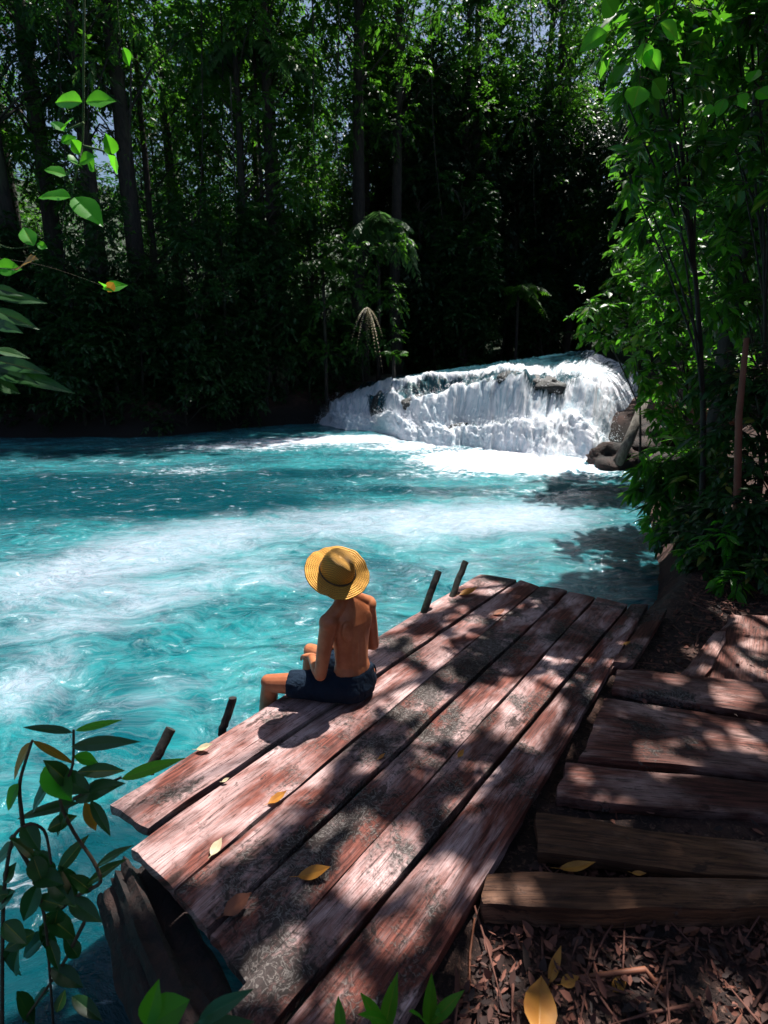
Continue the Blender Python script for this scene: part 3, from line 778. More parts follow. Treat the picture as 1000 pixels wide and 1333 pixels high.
bank_plant('bank_bush', (4.3, 5.7), [(960, 560, 5.4, .42), (985, 500, 5.4, .45), (950, 500, 5.6, .38), (990, 620, 5.1, .42), (955, 640, 5.2, .38), (995, 690, 4.7, .40), (940, 690, 5.2, .34), (930, 735, 5.0, .25), (980, 740, 4.6, .28)],
           .11, 40, 'mid', 'leaf_dark', 'dense dark bush behind the slim bare trunk, right of the deck', 'bush', 24, 9)
bank_plant('bank_sapling', (4.6, 6.4), [(950, 330, 6.2, .55), (985, 260, 6.2, .55), (930, 400, 6.2, .5), (985, 400, 6.0, .5), (930, 260, 6.4, .5), (990, 330, 6.0, .5), (900, 300, 6.4, .45), (1010, 190, 6.2, .6)],
           .15, 26, 'near', 'leaf_bank', 'slender sapling spreading mid height leaves above the dark bush', 'sapling', 25, 8)
bank_plant('bank_sapling', (3.5, 5.7), [(840, 60, 4.8, .34), (815, 130, 4.8, .22), (840, 190, 4.8, .26), (820, 230, 4.9, .20), (870, 120, 4.9, .34), (880, 30, 4.9, .36), (850, 280, 4.9, .22), (905, 200, 5.0, .34), (830, 10, 4.8, .3), (880, 250, 5, .26)],
             .135, 17, 'near', 'leaf_bank', 'overhanging sapling with large glossy leaves in the upper right', 'sapling', 26, 6, .44, .42, .035, up=.35)
bank_plant('bank_sapling', (4.1, 5.7), [(960, 60, 5.2, .45), (990, 140, 5.1, .38), (930, 20, 5.4, .45), (985, 20, 5.2, .45), (960, 200, 5.2, .32), (1000, 250, 5, .35), (915, 90, 5.4, .3)],
           .15, 22, 'near', 'leaf_bank', 'leafy sapling filling the upper right corner beside a sky gap', 'sapling', 27, 7, .42, .5, .03)
bank_plant('bank_bush', (8.7, 14.0), [(850, 200, 14, 1.0), (900, 150, 14, 1.0), (830, 260, 14, .8), (870, 80, 14.2, 1.1), (930, 230, 13.8, 1.1), (960, 120, 14, 1.0), (820, 330, 14.2, .7), (980, 300, 13.4, 1.1), (900, 20, 14.2, 1.1), (850, 300, 14, .8), (940, 20, 14, 1.0)],
           .24, 24, 'mid', 'leaf_forest_b', 'darker tall bush behind the bright saplings of the right bank', 'bush', 28, 9)
bank_plant('bank_bush', (3.6, 5.0), [(880, 705, 5.4, .20), (920, 705, 5.0, .26), (955, 715, 4.6, .26), (1000, 700, 4.5, .30), (905, 670, 5.5, .26), (940, 680, 5.1, .28), (985, 665, 4.6, .26), (915, 738, 4.8, .16), (990, 745, 4.2, .18), (950, 745, 4.5, .16)],
           .10, 40, 'mid', 'leaf_dark', 'low dark leafy bush on the bank edge where the boards end', 'bush', 33, 8, .4, .5, .012)
bank_plant('bank_plant', (3.3, 4.7), [(870, 690, 5.6, .16), (850, 680, 5.7, .12), (905, 720, 5.0, .18), (940, 700, 4.6, .2), (960, 760, 4.2, .16)],
           .13, 14, 'near', 'leaf_near', 'low plant with narrow bright leaves beside the deck corner', 'plant', 29, 7, .28, .5, .012)

t_ = MB(); P0 = on_z(958, 745, -.1)
t_.tube([[P0[0], P0[1], -.3], at_y(960, 640, P0[1]), at_y(962, 540, P0[1] + .05), at_y(972, 440, P0[1] + .1)], [.035, .032, .028, .022], 8, wob=.05)
tag(t_.build('bare_trunk', M['red_bark']), 'slim dark red bare trunk standing upright on the right bank', 'tree trunk')


# ------------------------------------------------------------------ overhanging tree: its crown shades the deck, light falls through its gaps
def hole(px, py, r):
    P = on_z(px, py, 0); return (P[0], P[1], r * (1.1 if py < 960 and px < 850 else 1.08))


HOLES = [hole(*h) for h in [
    (300, 1015, .15), (235, 1040, .13), (345, 985, .14), (395, 985, .09), (222, 1088, .12), (250, 1110, .10), (290, 1085, .10), (270, 970, .12), (330, 935, .12), (390, 912, .12),
    (500, 1100, .085), (505, 1130, .065), (470, 1155, .055), (590, 1130, .045), (622, 1145, .035), (345, 1270, .05), (378, 1228, .05), (590, 1168, .04), (556, 1188, .035), (510, 1216, .04), (455, 1295, .04), (420, 1080, .05),
    (560, 845, .12), (520, 880, .09), (605, 808, .10), (640, 855, .09), (560, 912, .08), (672, 828, .07), (640, 765, .12), (692, 790, .08), (742, 800, .10), (772, 842, .10), (722, 880, .07), (702, 922, .10), (682, 962, .06), (762, 820, .08),
    (812, 800, .07), (625, 900, .07), (590, 880, .06), (722, 952, .06), (600, 955, .05), (545, 955, .05), (760, 890, .05), (640, 1010, .05), (590, 1050, .035), (560, 1010, .04), (480, 1000, .05), (650, 940, .05),
    (530, 905, .07), (582, 868, .08), (622, 832, .08), (662, 802, .08), (700, 850, .08), (740, 858, .08), (785, 800, .08), (800, 860, .06), (600, 932, .06), (652, 880, .08), (692, 902, .07), (560, 945, .05), (640, 925, .06), (742, 822, .08), (600, 850, .07), (520, 930, .05), (680, 930, .05), (905, 830, .05), (925, 870, .05), (980, 830, .07), (1000, 870, .06), (880, 880, .05),
    (930, 955, .05), (900, 965, .04), (970, 960, .05), (850, 985, .06), (880, 992, .04), (962, 905, .08), (935, 840, .09), (900, 790, .05), (962, 850, .07), (985, 800, .07), (860, 915, .04), (800, 1040, .04), (685, 1160, .04), (702, 1100, .03), (822, 1062, .04),
    (655, 1235, .05), (700, 1325, .05), (885, 1310, .05), (960, 1255, .05), (785, 1325, .04), (830, 1230, .04), (640, 1320, .04), (985, 1320, .05),
    (620, 1210, .035), (870, 1280, .03), (760, 1268, .025), (740, 1230, .02), (930, 1300, .03), (640, 1290, .03)]]
HOLES += [(-.43, 2.38, .24), (-.30, 2.55, .16), (-.22, 2.64, .10), (-.62, 2.6, .14), (-.5, 2.1, .2)]
HA = np.array(HOLES)


def shaded(P):
    """which leaf positions keep clear of the gaps: shadow foot on the deck plane"""
    Q = P[:, :2] - SUN[None, :2] * (P[:, 2] / SUN[2])[:, None]
    wob_ = 0.25 * vnoise(Q * 9, 3)
    d = np.min(np.hypot(Q[:, None, 0] - HA[None, :, 0], Q[:, None, 1] - HA[None, :, 1]) / HA[None, :, 2], axis=1) + wob_
    edge_ = Q[:, 0] + 1.02 - (Q[:, 1] - 1.88) * 0.76            # the river side of the deck stays in the sun
    gap = (Q[:, 0] < 2.3 + .2 * Q[:, 1] - .4) | (vnoise(Q * 1.9 + 5, 12) > -0.45)
    left = Q[:, 0] > -1.55 + .15 * vnoise(Q * 3, 2)
    return gap & left & (d > 1.25) & ((edge_ > -0.05 + 0.1 * vnoise(Q * 4, 8)) | (Q[:, 1] < 1.75 + .2 * vnoise(Q * 5, 4)))


g = np.random.default_rng(5)
nq = 40000
Q = np.stack([g.uniform(-3.0, 4.6, nq), g.uniform(-1.2, 6.4, nq)], -1)
zc = g.uniform(5.6, 7.6, nq) + 0.15 * np.clip(Q[:, 1], 0, 6)
P = np.concatenate([Q + SUN[None, :2] * (zc / SUN[2])[:, None], zc[:, None]], -1)
D = nrm(rdir(nq, g) * np.array([1, 1, .5]) - [0, 0, .25]); N = nrm(np.array([0, 0, 1.0]) + .45 * rdir(nq, g)); ln = g.uniform(.12, .22, nq)
k = shaded(P + D * ln[:, None] * .5) & shaded(P) & shaded(P + D * ln[:, None])
V, F, m = leaf_arrays(P[k], D[k], N[k], ln[k], ln[k] * .5, 'mid', .15)
fb = MB(); fb.add(V, F, lv(np.clip(g.normal(.5, .2, k.sum()), 0, 1), m))
bx, by = 4.55, 7.5
gz = float(ground_z(np.array([bx]), np.array([by]))[0])
ot = empty('overhanging_tree', (bx, by, gz), 'dark trunked tree on the right bank whose crown overhangs the deck', 'tree')
tb = MB(); top = np.array([bx - .2, by - .3, 5.6])
tb.tube([[bx, by, gz - .3], [bx + .04, by, gz + 1.5], [bx - .05, by - .1, 3.6], top], [.15, .12, .11, .09], 12, wob=.05)
limbs = []
for k_ in range(16):
    q = np.array([g.uniform(-1.5, 4.5), g.uniform(-.5, 6.0)]); z = g.uniform(6.0, 7.4); e = np.array([*(q + SUN[:2] * z / SUN[2]), z])
    mid = top * .5 + e * .5 + [0, 0, .5]
    limbs.append((top, mid, e)); tb.tube([top, top * .7 + mid * .3 + [0, 0, .25], mid, e], [.07, .05, .035, .012], 6, caps=False)
tb.build('trunk', M['bark'], ot); fb.build('crown', M['leaf_bank'], ot)


# ------------------------------------------------------------------ deck
def wood_mat(name, dark, mid, pale, lich=0.5, bleach=0.5, seed=0.0):
    t = NT(name); uv = t.n('UVMap').outputs[0]; p = t.geo()
    gr = t.noise(t.mapping(uv, (1.2, 22, 1)), 3.0, 7, 0.65, 0.35)
    gr2 = t.noise(t.mapping(uv, (2.0, 60, 1)), 4.0, 4, 0.6, 0.2)
    big = t.noise(t.mapping(uv, (1.0, 2.2, 1), (seed, seed, 0)), 2.6, 6, 0.62, 0.4)
    pat = t.noise(t.mapping(p, (1, 1, 1), (seed + 3, 0, 0)), 2.3, 7, 0.62, 0.3)
    cur = t.noise(p, 17.0, 3, 0.5, 3.0)
    c = t.mix(t.ramp(gr, 0.35, 0.66), dark, mid)
    c = t.mix(t.math('MULTIPLY', t.ramp(big, 0.52 - 0.25 * bleach, 0.72), t.ramp(gr2, 0.32, 0.6, 0.55, 1.0)), c, pale)
    c = t.mix(t.ramp(gr2, 0.30, 0.42, 0.45, 0), c, (0.05, 0.022, 0.017))
    crack = t.noise(t.mapping(uv, (0.7, 26, 1), (seed * 2, 5, 0)), 2.2, 3, 0.5, 0.6)
    ck = t.ramp(t.math('ABSOLUTE', t.math('SUBTRACT', crack, 0.5)), 0.0, 0.012, 1, 0)
    c = t.mix(t.math('MULTIPLY', ck, 0.85), c, (0.015, 0.008, 0.007))
    fin = t.noise(p, 55.0, 4, 0.7, 0.5)
    lm = t.ramp(t.math('ADD', pat, t.math('ADD', t.math('MULTIPLY', t.math('SUBTRACT', cur, 0.5), 0.16), t.math('MULTIPLY', t.math('SUBTRACT', fin, 0.5), 0.22))), 0.58 - 0.12 * lich, 0.70 - 0.12 * lich)
    lc = t.mix(t.ramp(t.math('ABSOLUTE', t.math('SUBTRACT', cur, 0.5)), 0.0, t.ramp(fin, 0.3, 0.7, 0.0, 0.09), 1, 0), (0.011, 0.012, 0.011), (0.15, 0.14, 0.13))
    c = t.mix(t.math('MULTIPLY', lm, 0.9), c, lc)
    vk = t.n('TexVoronoi', {'Vector': t.mapping(uv, (1.1, 4.2, 1), (seed, 0, 0)), 'Scale': 1.6, 'Randomness': 1.0}).outputs[0]
    kn = t.ramp(vk, 0.05, 0.11, 1, 0)
    rot = t.ramp(t.noise(t.mapping(uv, (1.6, 4.0, 1), (seed, 3, 0)), 2.2, 6, 0.7, 0.8), 0.60, 0.66, 0, 0.8)
    c = t.mix(rot, c, (0.022, 0.009, 0.007))
    c = t.mix(t.math('MULTIPLY', kn, 0.8), c, (0.030, 0.012, 0.009))
    blotch = t.noise(t.mapping(p, (1, 1, 1), (seed, 9, 0)), 1.7, 5, 0.6, 0.5)  # random darker blotches across the boards
    c = t.mix(t.ramp(blotch, 0.50, 0.64, 0, 0.55), c, t.mix(1.0, c, (0.22, 0.15, 0.14), 'MULTIPLY'))
    h = t.math('ADD', t.math('ADD', t.math('MULTIPLY', gr, 0.6), t.math('MULTIPLY', gr2, 0.5)), t.math('ADD', t.math('MULTIPLY', ck, -0.9), t.math('MULTIPLY', t.math('MULTIPLY', lm, cur), 1.2)))
    return t.bsdf(c, 0.75, t.bump(h, 0.6, 0.008), Specular_IOR_Level=0.3)


def plank(name, quad, th, mat, parent=None, top=0.0, seed=0, nu=60, nv=8, jag=0.006, tilt=0.0, grow=0.004):
    """board from its four top corners (near-left, near-right, far-right, far-left), with worn edges and a sagging top"""
    q = np.asarray(quad, float)[:, :2]; g = np.random.default_rng(seed + 100)
    U, Vv = np.meshgrid(np.linspace(0, 1, nu), np.linspace(0, 1, nv), indexing='ij')
    Ln = np.linalg.norm((q[3] + q[2] - q[0] - q[1]) / 2); Wd = np.linalg.norm((q[1] + q[2] - q[0] - q[3]) / 2)
    P = ((1 - U)[..., None] * ((1 - Vv)[..., None] * q[0] + Vv[..., None] * q[1]) + U[..., None] * ((1 - Vv)[..., None] * q[3] + Vv[..., None] * q[2]))
    al, ac = nrm(q[3] - q[0]), nrm(q[1] - q[0])
    w_e = (np.abs(Vv - .5) * 2) ** 9
    P = P + ac * (np.sign(Vv - .5) * (np.abs(Vv - .5) * 2) * grow)[..., None]
    P = P + ac * (w_e * np.sign(Vv - .5) * jag * vnoise(np.stack([U * Ln * 5, np.full_like(U, seed) + np.sign(Vv - .5)], -1), seed))[..., None]
    u_e = (np.abs(U - .5) * 2) ** 30
    P = P + al * (u_e * np.sign(U - .5) * 1.1 * jag * vnoise(np.stack([Vv * Wd * 25, np.full_like(U, seed + .5) + np.sign(U - .5)], -1), seed + 1))[..., None]
    z = top + 0.004 * fbm(np.stack([U * Ln * 1.5, Vv * Wd * 10 + seed], -1), 3, seed) - 0.003 * w_e - 0.004 * u_e + tilt * (Vv - .5)
    top_v = np.concatenate([P, z[..., None]], -1)
    off = g.uniform(0, 50, 2)
    uv_t = np.stack([U * Ln + off[0], Vv * Wd + off[1]], -1)
    ring = [(i, 0) for i in range(nu)] + [(nu - 1, j) for j in range(1, nv)] + [(i, nv - 1) for i in range(nu - 2, -1, -1)] + [(0, j) for j in range(nv - 2, 0, -1)]
    ri = np.array([a * nv + b for a, b in ring]); nr = len(ri)
    V = list(top_v.reshape(-1, 3)); UV = list(uv_t.reshape(-1, 2))
    tv = top_v.reshape(-1, 3)[ri]; tu = uv_t.reshape(-1, 2)[ri]
    cen = tv[:, :2].mean(0)
    for kk, (dz, inn) in enumerate([(-th * .45, -.004), (-th, .004)]):
        r_ = tv.copy(); r_[:, 2] += dz; r_[:, :2] += nrm(r_[:, :2] - cen) * (-inn) + .002 * g.normal(size=(nr, 2))
        V += list(r_); UV += list(tu + np.array([0, -dz * 1.0]))
    V, UV = np.array(V), np.array(UV)
    i, j = np.meshgrid(np.arange(nu - 1), np.arange(nv - 1), indexing='ij')
    F = [np.stack([i * nv + j, i * nv + j + 1, (i + 1) * nv + j + 1, (i + 1) * nv + j], -1).reshape(-1, 4)]
    a = np.arange(nr); b = (a + 1) % nr; n0 = nu * nv
    F += [np.stack([ri[b], ri[a], n0 + a, n0 + b], -1), np.stack([n0 + b, n0 + a, n0 + nr + a, n0 + nr + b], -1)]
    F += [(n0 + nr + a)[::-1][None]] if False else [np.array(n0 + nr + a)[None]]
    o = mesh(name, V, F, mat, parent, True, None, UV)
    bm_fix(o)
    return o


def bm_fix(o):
    import bmesh
    bm = bmesh.new(); bm.from_mesh(o.data); bmesh.ops.recalc_face_normals(bm, faces=bm.faces); bm.to_mesh(o.data); bm.free()
    try: o.data.set_sharp_from_angle(angle=R(50))
    except Exception: pass


RED, MIDW, PALE = (0.055, 0.013, 0.009), (0.205, 0.058, 0.040), (0.60, 0.43, 0.42)
M['wood_a'] = wood_mat('weathered_red_wood', RED, MIDW, PALE, 0.55, 0.66, 1.0)
M['wood_b'] = wood_mat('lichened_wood', RED, MIDW, PALE, 1.05, 0.5, 7.0)
M['wood_e'] = wood_mat('red_brown_wood', RED, MIDW, PALE, 0.75, 0.34, 23.0)
M['wood_c'] = wood_mat('dark_old_wood', (0.045, 0.013, 0.009), (0.17, 0.055, 0.039), (0.46, 0.30, 0.27), 0.5, 0.4, 13.0)
M['wood_d'] = wood_mat('brown_wood', (0.05, 0.020, 0.010), (0.16, 0.070, 0.034), (0.26, 0.14, 0.09), 0.25, 0.2, 19.0)

dk = empty('wooden_deck', (0.4, 2.7, 0), 'weathered reddish plank deck jutting over the turquoise pool', 'deck')
PQ = [('wood_a', [(145, 1045), (190, 1075), (672, 753), (626, 746)], 'outermost sun bleached plank the person sits on'),
      ('wood_a', [(172, 1103), (225, 1156), (701, 762), (678, 754)], 'pale sun bleached second plank from the water'),
      ('wood_b', [(228, 1160), (268, 1206), (738, 768), (705, 763)], None),
      ('wood_b', [(275, 1213), (318, 1275), (774, 776), (742, 769)], 'plank with black lichen patches'),
      ('wood_b', [(320, 1280), (352, 1333), (817, 786), (779, 777)], None),
      ('wood_e', [(372, 1336), (515, 1336), (843, 787), (823, 786)], 'innermost reddish plank with a wide dark gap beside it'),
      ('wood_c', [(800, 860), (824, 862), (868, 790), (852, 790)], 'short dark plank piece at the far inner corner')]
for i, (mt, qd, lab) in enumerate(PQ):
    qq = np.array([on_z(*c, 0) for c in qd])
    if i == 5:   # runs on under the photographer
        dr = nrm(qq[0] - qq[3]); qq[0] += dr * .55; dr = nrm(qq[1] - qq[2]); qq[1] += dr * .30
    if i == 4: qq[0] += nrm(qq[0] - qq[3]) * .05; qq[1] += nrm(qq[1] - qq[2]) * .10
    o = plank('plank', qq, 0.05, M[mt], dk, 0.004 * ((i * 7) % 3 - 1), i)
    if lab: o['label'] = lab
U_ = nrm(on_z(626, 746)[:2] - on_z(145, 1045)[:2]); Vv_ = np.array([-U_[1], U_[0]])      # along / towards the river
O_ = on_z(145, 1045)[:2]
for dist in (0.55, 1.7, 2.9):
    a_ = O_ + U_ * dist - Vv_ * .03; b_ = O_ + U_ * dist - Vv_ * 1.35
    mbb = MB(); mbb.tube([(*a_, -.115), (*((a_ + b_) / 2), -.12), (*b_, -.12)], .06, 10, wob=.05); mbb.build('crossbeam', M['bark'], dk)
    for q in (.08, .75):
        c_ = O_ + U_ * dist - Vv_ * q
        mbb = MB(); mbb.tube([(*c_, -1.6), (*c_, -.6), (*c_, -.17)], .055, 10, wob=.05); mbb.build('pile', M['bark'], dk)

# log along the near ends of the planks
t = NT('log_wood'); p = t.n('TexCoord').outputs['Object']; n = t.noise(t.mapping(p, (3, 3, 3)), 5, 7, .65, .5)
c = t.mix(t.ramp(n, .4, .65), (0.004, 0.002, 0.0018), (0.024, 0.008, 0.005)); M['log'] = t.bsdf(c, .8, t.bump(n, .9, .03))
la, lb = on_z(168, 1150, -.20), on_z(292, 1440, -.17)
mbb = MB(); n_l, n_s = 90, 48; ax_ = nrm(lb - la); sx_ = nrm(np.cross(ax_, [0, 0, 1.0])); sz_ = np.cross(sx_, ax_)
A_, T_ = np.meshgrid(np.linspace(0, 2 * np.pi, n_s, endpoint=False), np.linspace(0, np.linalg.norm(lb - la), n_l))
ra = .112 + .016 * np.cos(4 * A_ + .6) + .030 * fbm(np.stack([np.cos(A_) * 2.2, np.sin(A_) * 2.2, T_ * 2.5], -1), 4, 91) - .020 * np.abs(fbm(np.stack([np.cos(A_) * 7, np.sin(A_) * 7, T_ * 1.4], -1), 3, 92))
V = la + ax_ * T_[..., None] + sx_ * (ra * np.cos(A_))[..., None] + sz_ * (ra * np.sin(A_))[..., None] + ax_ * (np.where(T_ == 0, 1, 0) * .03 * fbm(np.stack([np.cos(A_) * 3, np.sin(A_) * 3], -1), 3, 93))[..., None]
i, j = np.meshgrid(np.arange(n_l - 1), np.arange(n_s), indexing='ij'); k = (j + 1) % n_s
mbb.add(V.reshape(-1, 3), [np.stack([i * n_s + j, i * n_s + k, (i + 1) * n_s + k, (i + 1) * n_s + j], -1).reshape(-1, 4), np.arange(n_s)[::-1], (n_l - 1) * n_s + np.arange(n_s)])
o_ = mbb.build('support_log', M['log']); tag(o_, 'thick dark rotting log lying below the near plank ends', 'log'); bm_fix(o_)

# boards set crosswise in the soil
SLP = [('wood_c', [(805, 872), (1000, 890), (1000, 928), (797, 893)], 'grey cross board touching the deck, farthest of the soil boards', -.01),
       ('wood_c', [(787, 908), (1000, 940), (1000, 1006), (757, 985)], 'wide dark cross board next behind the farthest grey one', -.015),
       ('wood_c', [(738, 992), (1000, 1020), (1000, 1058), (724, 1034)], 'narrow cracked dark cross board with small sun spots', -.02),
       ('wood_d', [(697, 1057), (1000, 1100), (1000, 1142), (703, 1110)], 'brown cross board second nearest on the soil', .005),
       ('wood_d', [(632, 1137), (1000, 1147), (1000, 1181), (628, 1175)], 'thick brown cross beam, nearest of the boards on the soil', .02)]
for i, (mt, qd, lab, tp) in enumerate(SLP):
    qq = np.array([on_z(*c, tp) for c in qd]); dr = (qq[1] - qq[0]); 
    A = [qq[3], qq[0] , qq[1] + dr * .25, qq[2] + (qq[2] - qq[3]) * .25]
    o = plank('cross_board', [A[1], A[0], A[3], A[2]], .05 if i < 4 else .085, M[mt], None, tp, 30 + i, jag=.012, grow=.006, tilt=(-.004, .012, -.006, .008, .004)[i])
    tag(o, lab, 'board')
for i, (qd, lab) in enumerate([([(888, 880), (916, 882), (946, 822), (930, 820)], 'short reddish board lying lengthwise between deck corner and right bank'), ([(775, 868), (798, 870), (850, 800), (838, 800)], 'rotten lengthwise board beside the far inner deck plank'),
                               ([(925, 885), (1010, 890), (1010, 800), (948, 800)], 'wide worn board lying lengthwise at the right bank')]):
    qq = np.array([on_z(*c, -.015 - .012 * i) for c in qd])
    tag(plank('loose_board', qq, .05, M['wood_c'], None, -.015 - .012 * i, 50 + i, jag=.02), lab, 'board')

# leaning posts on the river side
for tx, ty, bx_, by_, r, lab in [(223, 948, 206, 992, .024, 'short dark leaning post nearest the leafy sapling'), (304, 908, 297, 945, .021, 'short dark post by the outer plank, left of the person'),
                                 (571, 744, 556, 797, .027, 'dark leaning post beyond the person, left one of the far pair'), (606, 731, 593, 776, .026, 'dark leaning post with cut pale top at the far deck end')]:
    bb = on_z(bx_, by_, 0.0); bb[:2] += Vv_ * .026
    rr_ = ray(tx, ty); k_ = np.linalg.solve(np.stack([np.array([U_[0], U_[1], 0]), [0, 0, 1.0], -rr_], 1), np.array([0, 0, CAM_H]) - bb)
    tp = bb + np.array([U_[0], U_[1], 0]) * k_[0] + np.array([0, 0, k_[1]]); d_ = (bb - tp); ft = bb + d_ * (.05 / max(.1, -d_[2]))
    mbb = MB(); pts = np.linspace(0, 1, 12)[:, None]
    mbb.tube(ft + (tp - ft) * pts + np.array([.0018, .0018, .001]) * rng.normal(size=(12, 3)), r, 12, wob=.03)
    o_ = mbb.build('leaning_post', M['post']); bm_fix(o_); tag(o_, lab, 'post')


# ------------------------------------------------------------------ fallen leaves and litter
def fallen(px, py, L, wr, ang, mat, label, z=0.012, curl=.25, name='fallen_leaf'):
    P = on_z(px, py, z); d = np.array([math.cos(ang), math.sin(ang), .08])
    V, F, m = leaf_arrays((P - d * L * .5)[None], d[None], np.array([[.1, -.15, 1.0]]), L, L * wr, 'near', -curl)
    V[:, 2] += .25 * L * wr * (rng.random() * .5) * np.abs(np.sin(np.arange(len(V))))
    mb = MB(); mb.add(V - P, F, np.clip(.45 + .35 * fbm(V * 60, 2, 5) + lv([0.0], m) * .4, 0, 1)); s_ = P - d * L * .5
    mb.tube(np.array([s_, s_ - d * L * .25 + [0, 0, .004]]) - P, [.0016, .001], 4)
    o = mb.build(name, M[mat]); o.location = Vector(P)
    return tag(o, label, 'leaf')


fallen(362, 1040, .085, .45, .55, 'straw_leaf', 'yellow curled leaf on the pale second plank')
fallen(410, 1138, .12, .42, .08, 'straw_leaf', 'largest yellow leaf on the deck, edges curled up')
fallen(310, 1180, .10, .60, .6, 'brown_leaf', 'brown broad leaf lying across a plank gap')
fallen(282, 1104, .065, .6, 1.2, 'pale_leaf', 'bleached crumpled leaf on the near part of the second plank')
fallen(294, 1016, .035, .5, .4, 'pale_leaf', 'tiny pale leaf in the sunlit patch')
fallen(267, 974, .08, .5, .1, 'pale_leaf', 'pale green leaf on the outermost plank by the posts')
fallen(600, 982, .05, .5, .9, 'straw_leaf', 'small orange leaf in the far plank gap')
fallen(497, 985, .04, .4, .7, 'straw_leaf', 'small orange leaf at a plank edge, mid deck')
fallen(816, 838, .06, .4, .3, 'straw_leaf', 'small yellow leaf by the far inner plank', .012)
fallen(610, 772, .16, .45, .3, 'straw_leaf', 'amber leaf at the foot of the far leaning post')
fallen(650, 798, .10, .5, .4, 'brown_leaf', 'rust brown leaf near the far end of the deck')
fallen(752, 1130, .13, .30, -.05, 'straw_leaf', 'curled yellow leaf between the two brown cross boards', -.03)
fallen(832, 1138, .05, .4, -.3, 'straw_leaf', 'small orange leaf stuck against the nearest cross beam', -.02)
fallen(702, 1312, .13, .75, 1.3, 'straw_leaf', 'large broad yellow leaf on the soil at the bottom', -.06)
fallen(722, 1258, .11, .28, 1.0, 'straw_leaf', 'narrow tan leaf pointing up the soil slope', -.07)
fallen(742, 1278, .06, .6, .2, 'straw_leaf', 'small yellow leaf above the large broad one on the soil', -.07)
fallen(806, 1282, .06, .6, .6, 'straw_leaf', 'mustard leaf on the soil, right of the small yellow one', -.07)
fallen(900, 1213, .06, .5, .1, 'brown_leaf', 'orange brown leaf on the shaded soil below the beam', -.07)
fallen(880, 1240, .09, .3, .05, 'brown_leaf', 'thin brown leaf on the shaded soil', -.07)
fallen(862, 620, .01, .5, 0, 'straw_leaf', 'x') if False else None
fallen(712, 752, .14, .2, -.2, 'straw_leaf', 'narrow yellow leaf drifting on the water off the deck end', WATER + .03) if False else None

g = np.random.default_rng(9)
nl = 12500
lx, ly = g.uniform(.0, 4.2, nl), g.uniform(.5, 5.2, nl)
ly[:6000] = g.uniform(.6, 1.65, 6000); lx[:6000] = g.uniform(0.05, 1.9, 6000); lx[6000:9500] = g.uniform(1.6, 3.8, 3500); ly[6000:9500] = g.uniform(2.6, 5.0, 3500)
sd = shore_sd(lx, ly)
inner = (lx - .03) - (ly - 1.09) * 0.765 > 0.10          # landward of the innermost plank
k = (sd > .12) & inner; lx, ly = lx[k], ly[k]; nl = len(lx)
P = np.stack([lx, ly, ground_z(lx, ly) + g.uniform(.004, .03, nl)], -1)
D = rdir(nl, g) * np.array([1, 1, .35]); ln = g.uniform(.012, .05, nl) * (1 + .8 * (g.random(nl) < .08))
V, F, m = leaf_arrays(P, D, np.array([0, 0, 1.0]) + .9 * rdir(nl, g), ln, ln * g.uniform(.2, .6, nl), 'mid', g.uniform(-.4, .4, nl))
mb = MB(); mb.add(V, F, lv(g.random(nl) ** 1.6, m))
tw = MB()
for i in range(420):
    a_ = P[g.integers(0, nl)] + [0, 0, .01]; d = rdir(1, g)[0] * [1, 1, .12]; L_ = g.uniform(.05, .35)
    tw.tube([a_ - d * L_ / 2, a_ + .03 * L_ * rdir(1, g)[0], a_ + d * L_ / 2], [.002 + .004 * g.random(), .004, .0015], 5)
t = NT('litter'); v = t.attr('var'); M['litter'] = t.bsdf(t.mix(v, (0.014, 0.006, 0.005), (0.21, 0.075, 0.048)), .8)
tag(mb.build('leaf_litter', M['litter']), kind='stuff')
tag(tw.build('twig_litter', M['litter']), kind='stuff')
# one stick on the soil
mbb = MB(); mbb.tube([on_z(735, 1275, -.07), on_z(840, 1262, -.04), on_z(870, 1300, -.08)], [.006, .009, .012], 8, wob=.1)
tag(mbb.build('stick', M['brown_leaf']), 'bent reddish stick lying on the soil at the lower right', 'stick')
mbb = MB(); mbb.tube([on_z(610, 1333, -.08), on_z(612, 1240, -.08), on_z(618, 1195, -.05)], [.003, .004, .003], 6)
tag(mbb.build('stick', M['brown_leaf']), 'thin upright twig on the soil beside the innermost plank', 'stick')


# ------------------------------------------------------------------ foreground leaves
def dense(n, seed):
    g = np.random.default_rng(seed); out = []
    for _ in range(n):
        x, y = g.uniform(-5, 125), g.uniform(1095, 1325); a = g.uniform(0, 6.28); L_ = g.uniform(34, 52)
        out.append((x, y, x + L_ * math.cos(a), y + L_ * .8 * math.sin(a) + 8, g.uniform(14, 24), 'leaf_dark'))
    return out


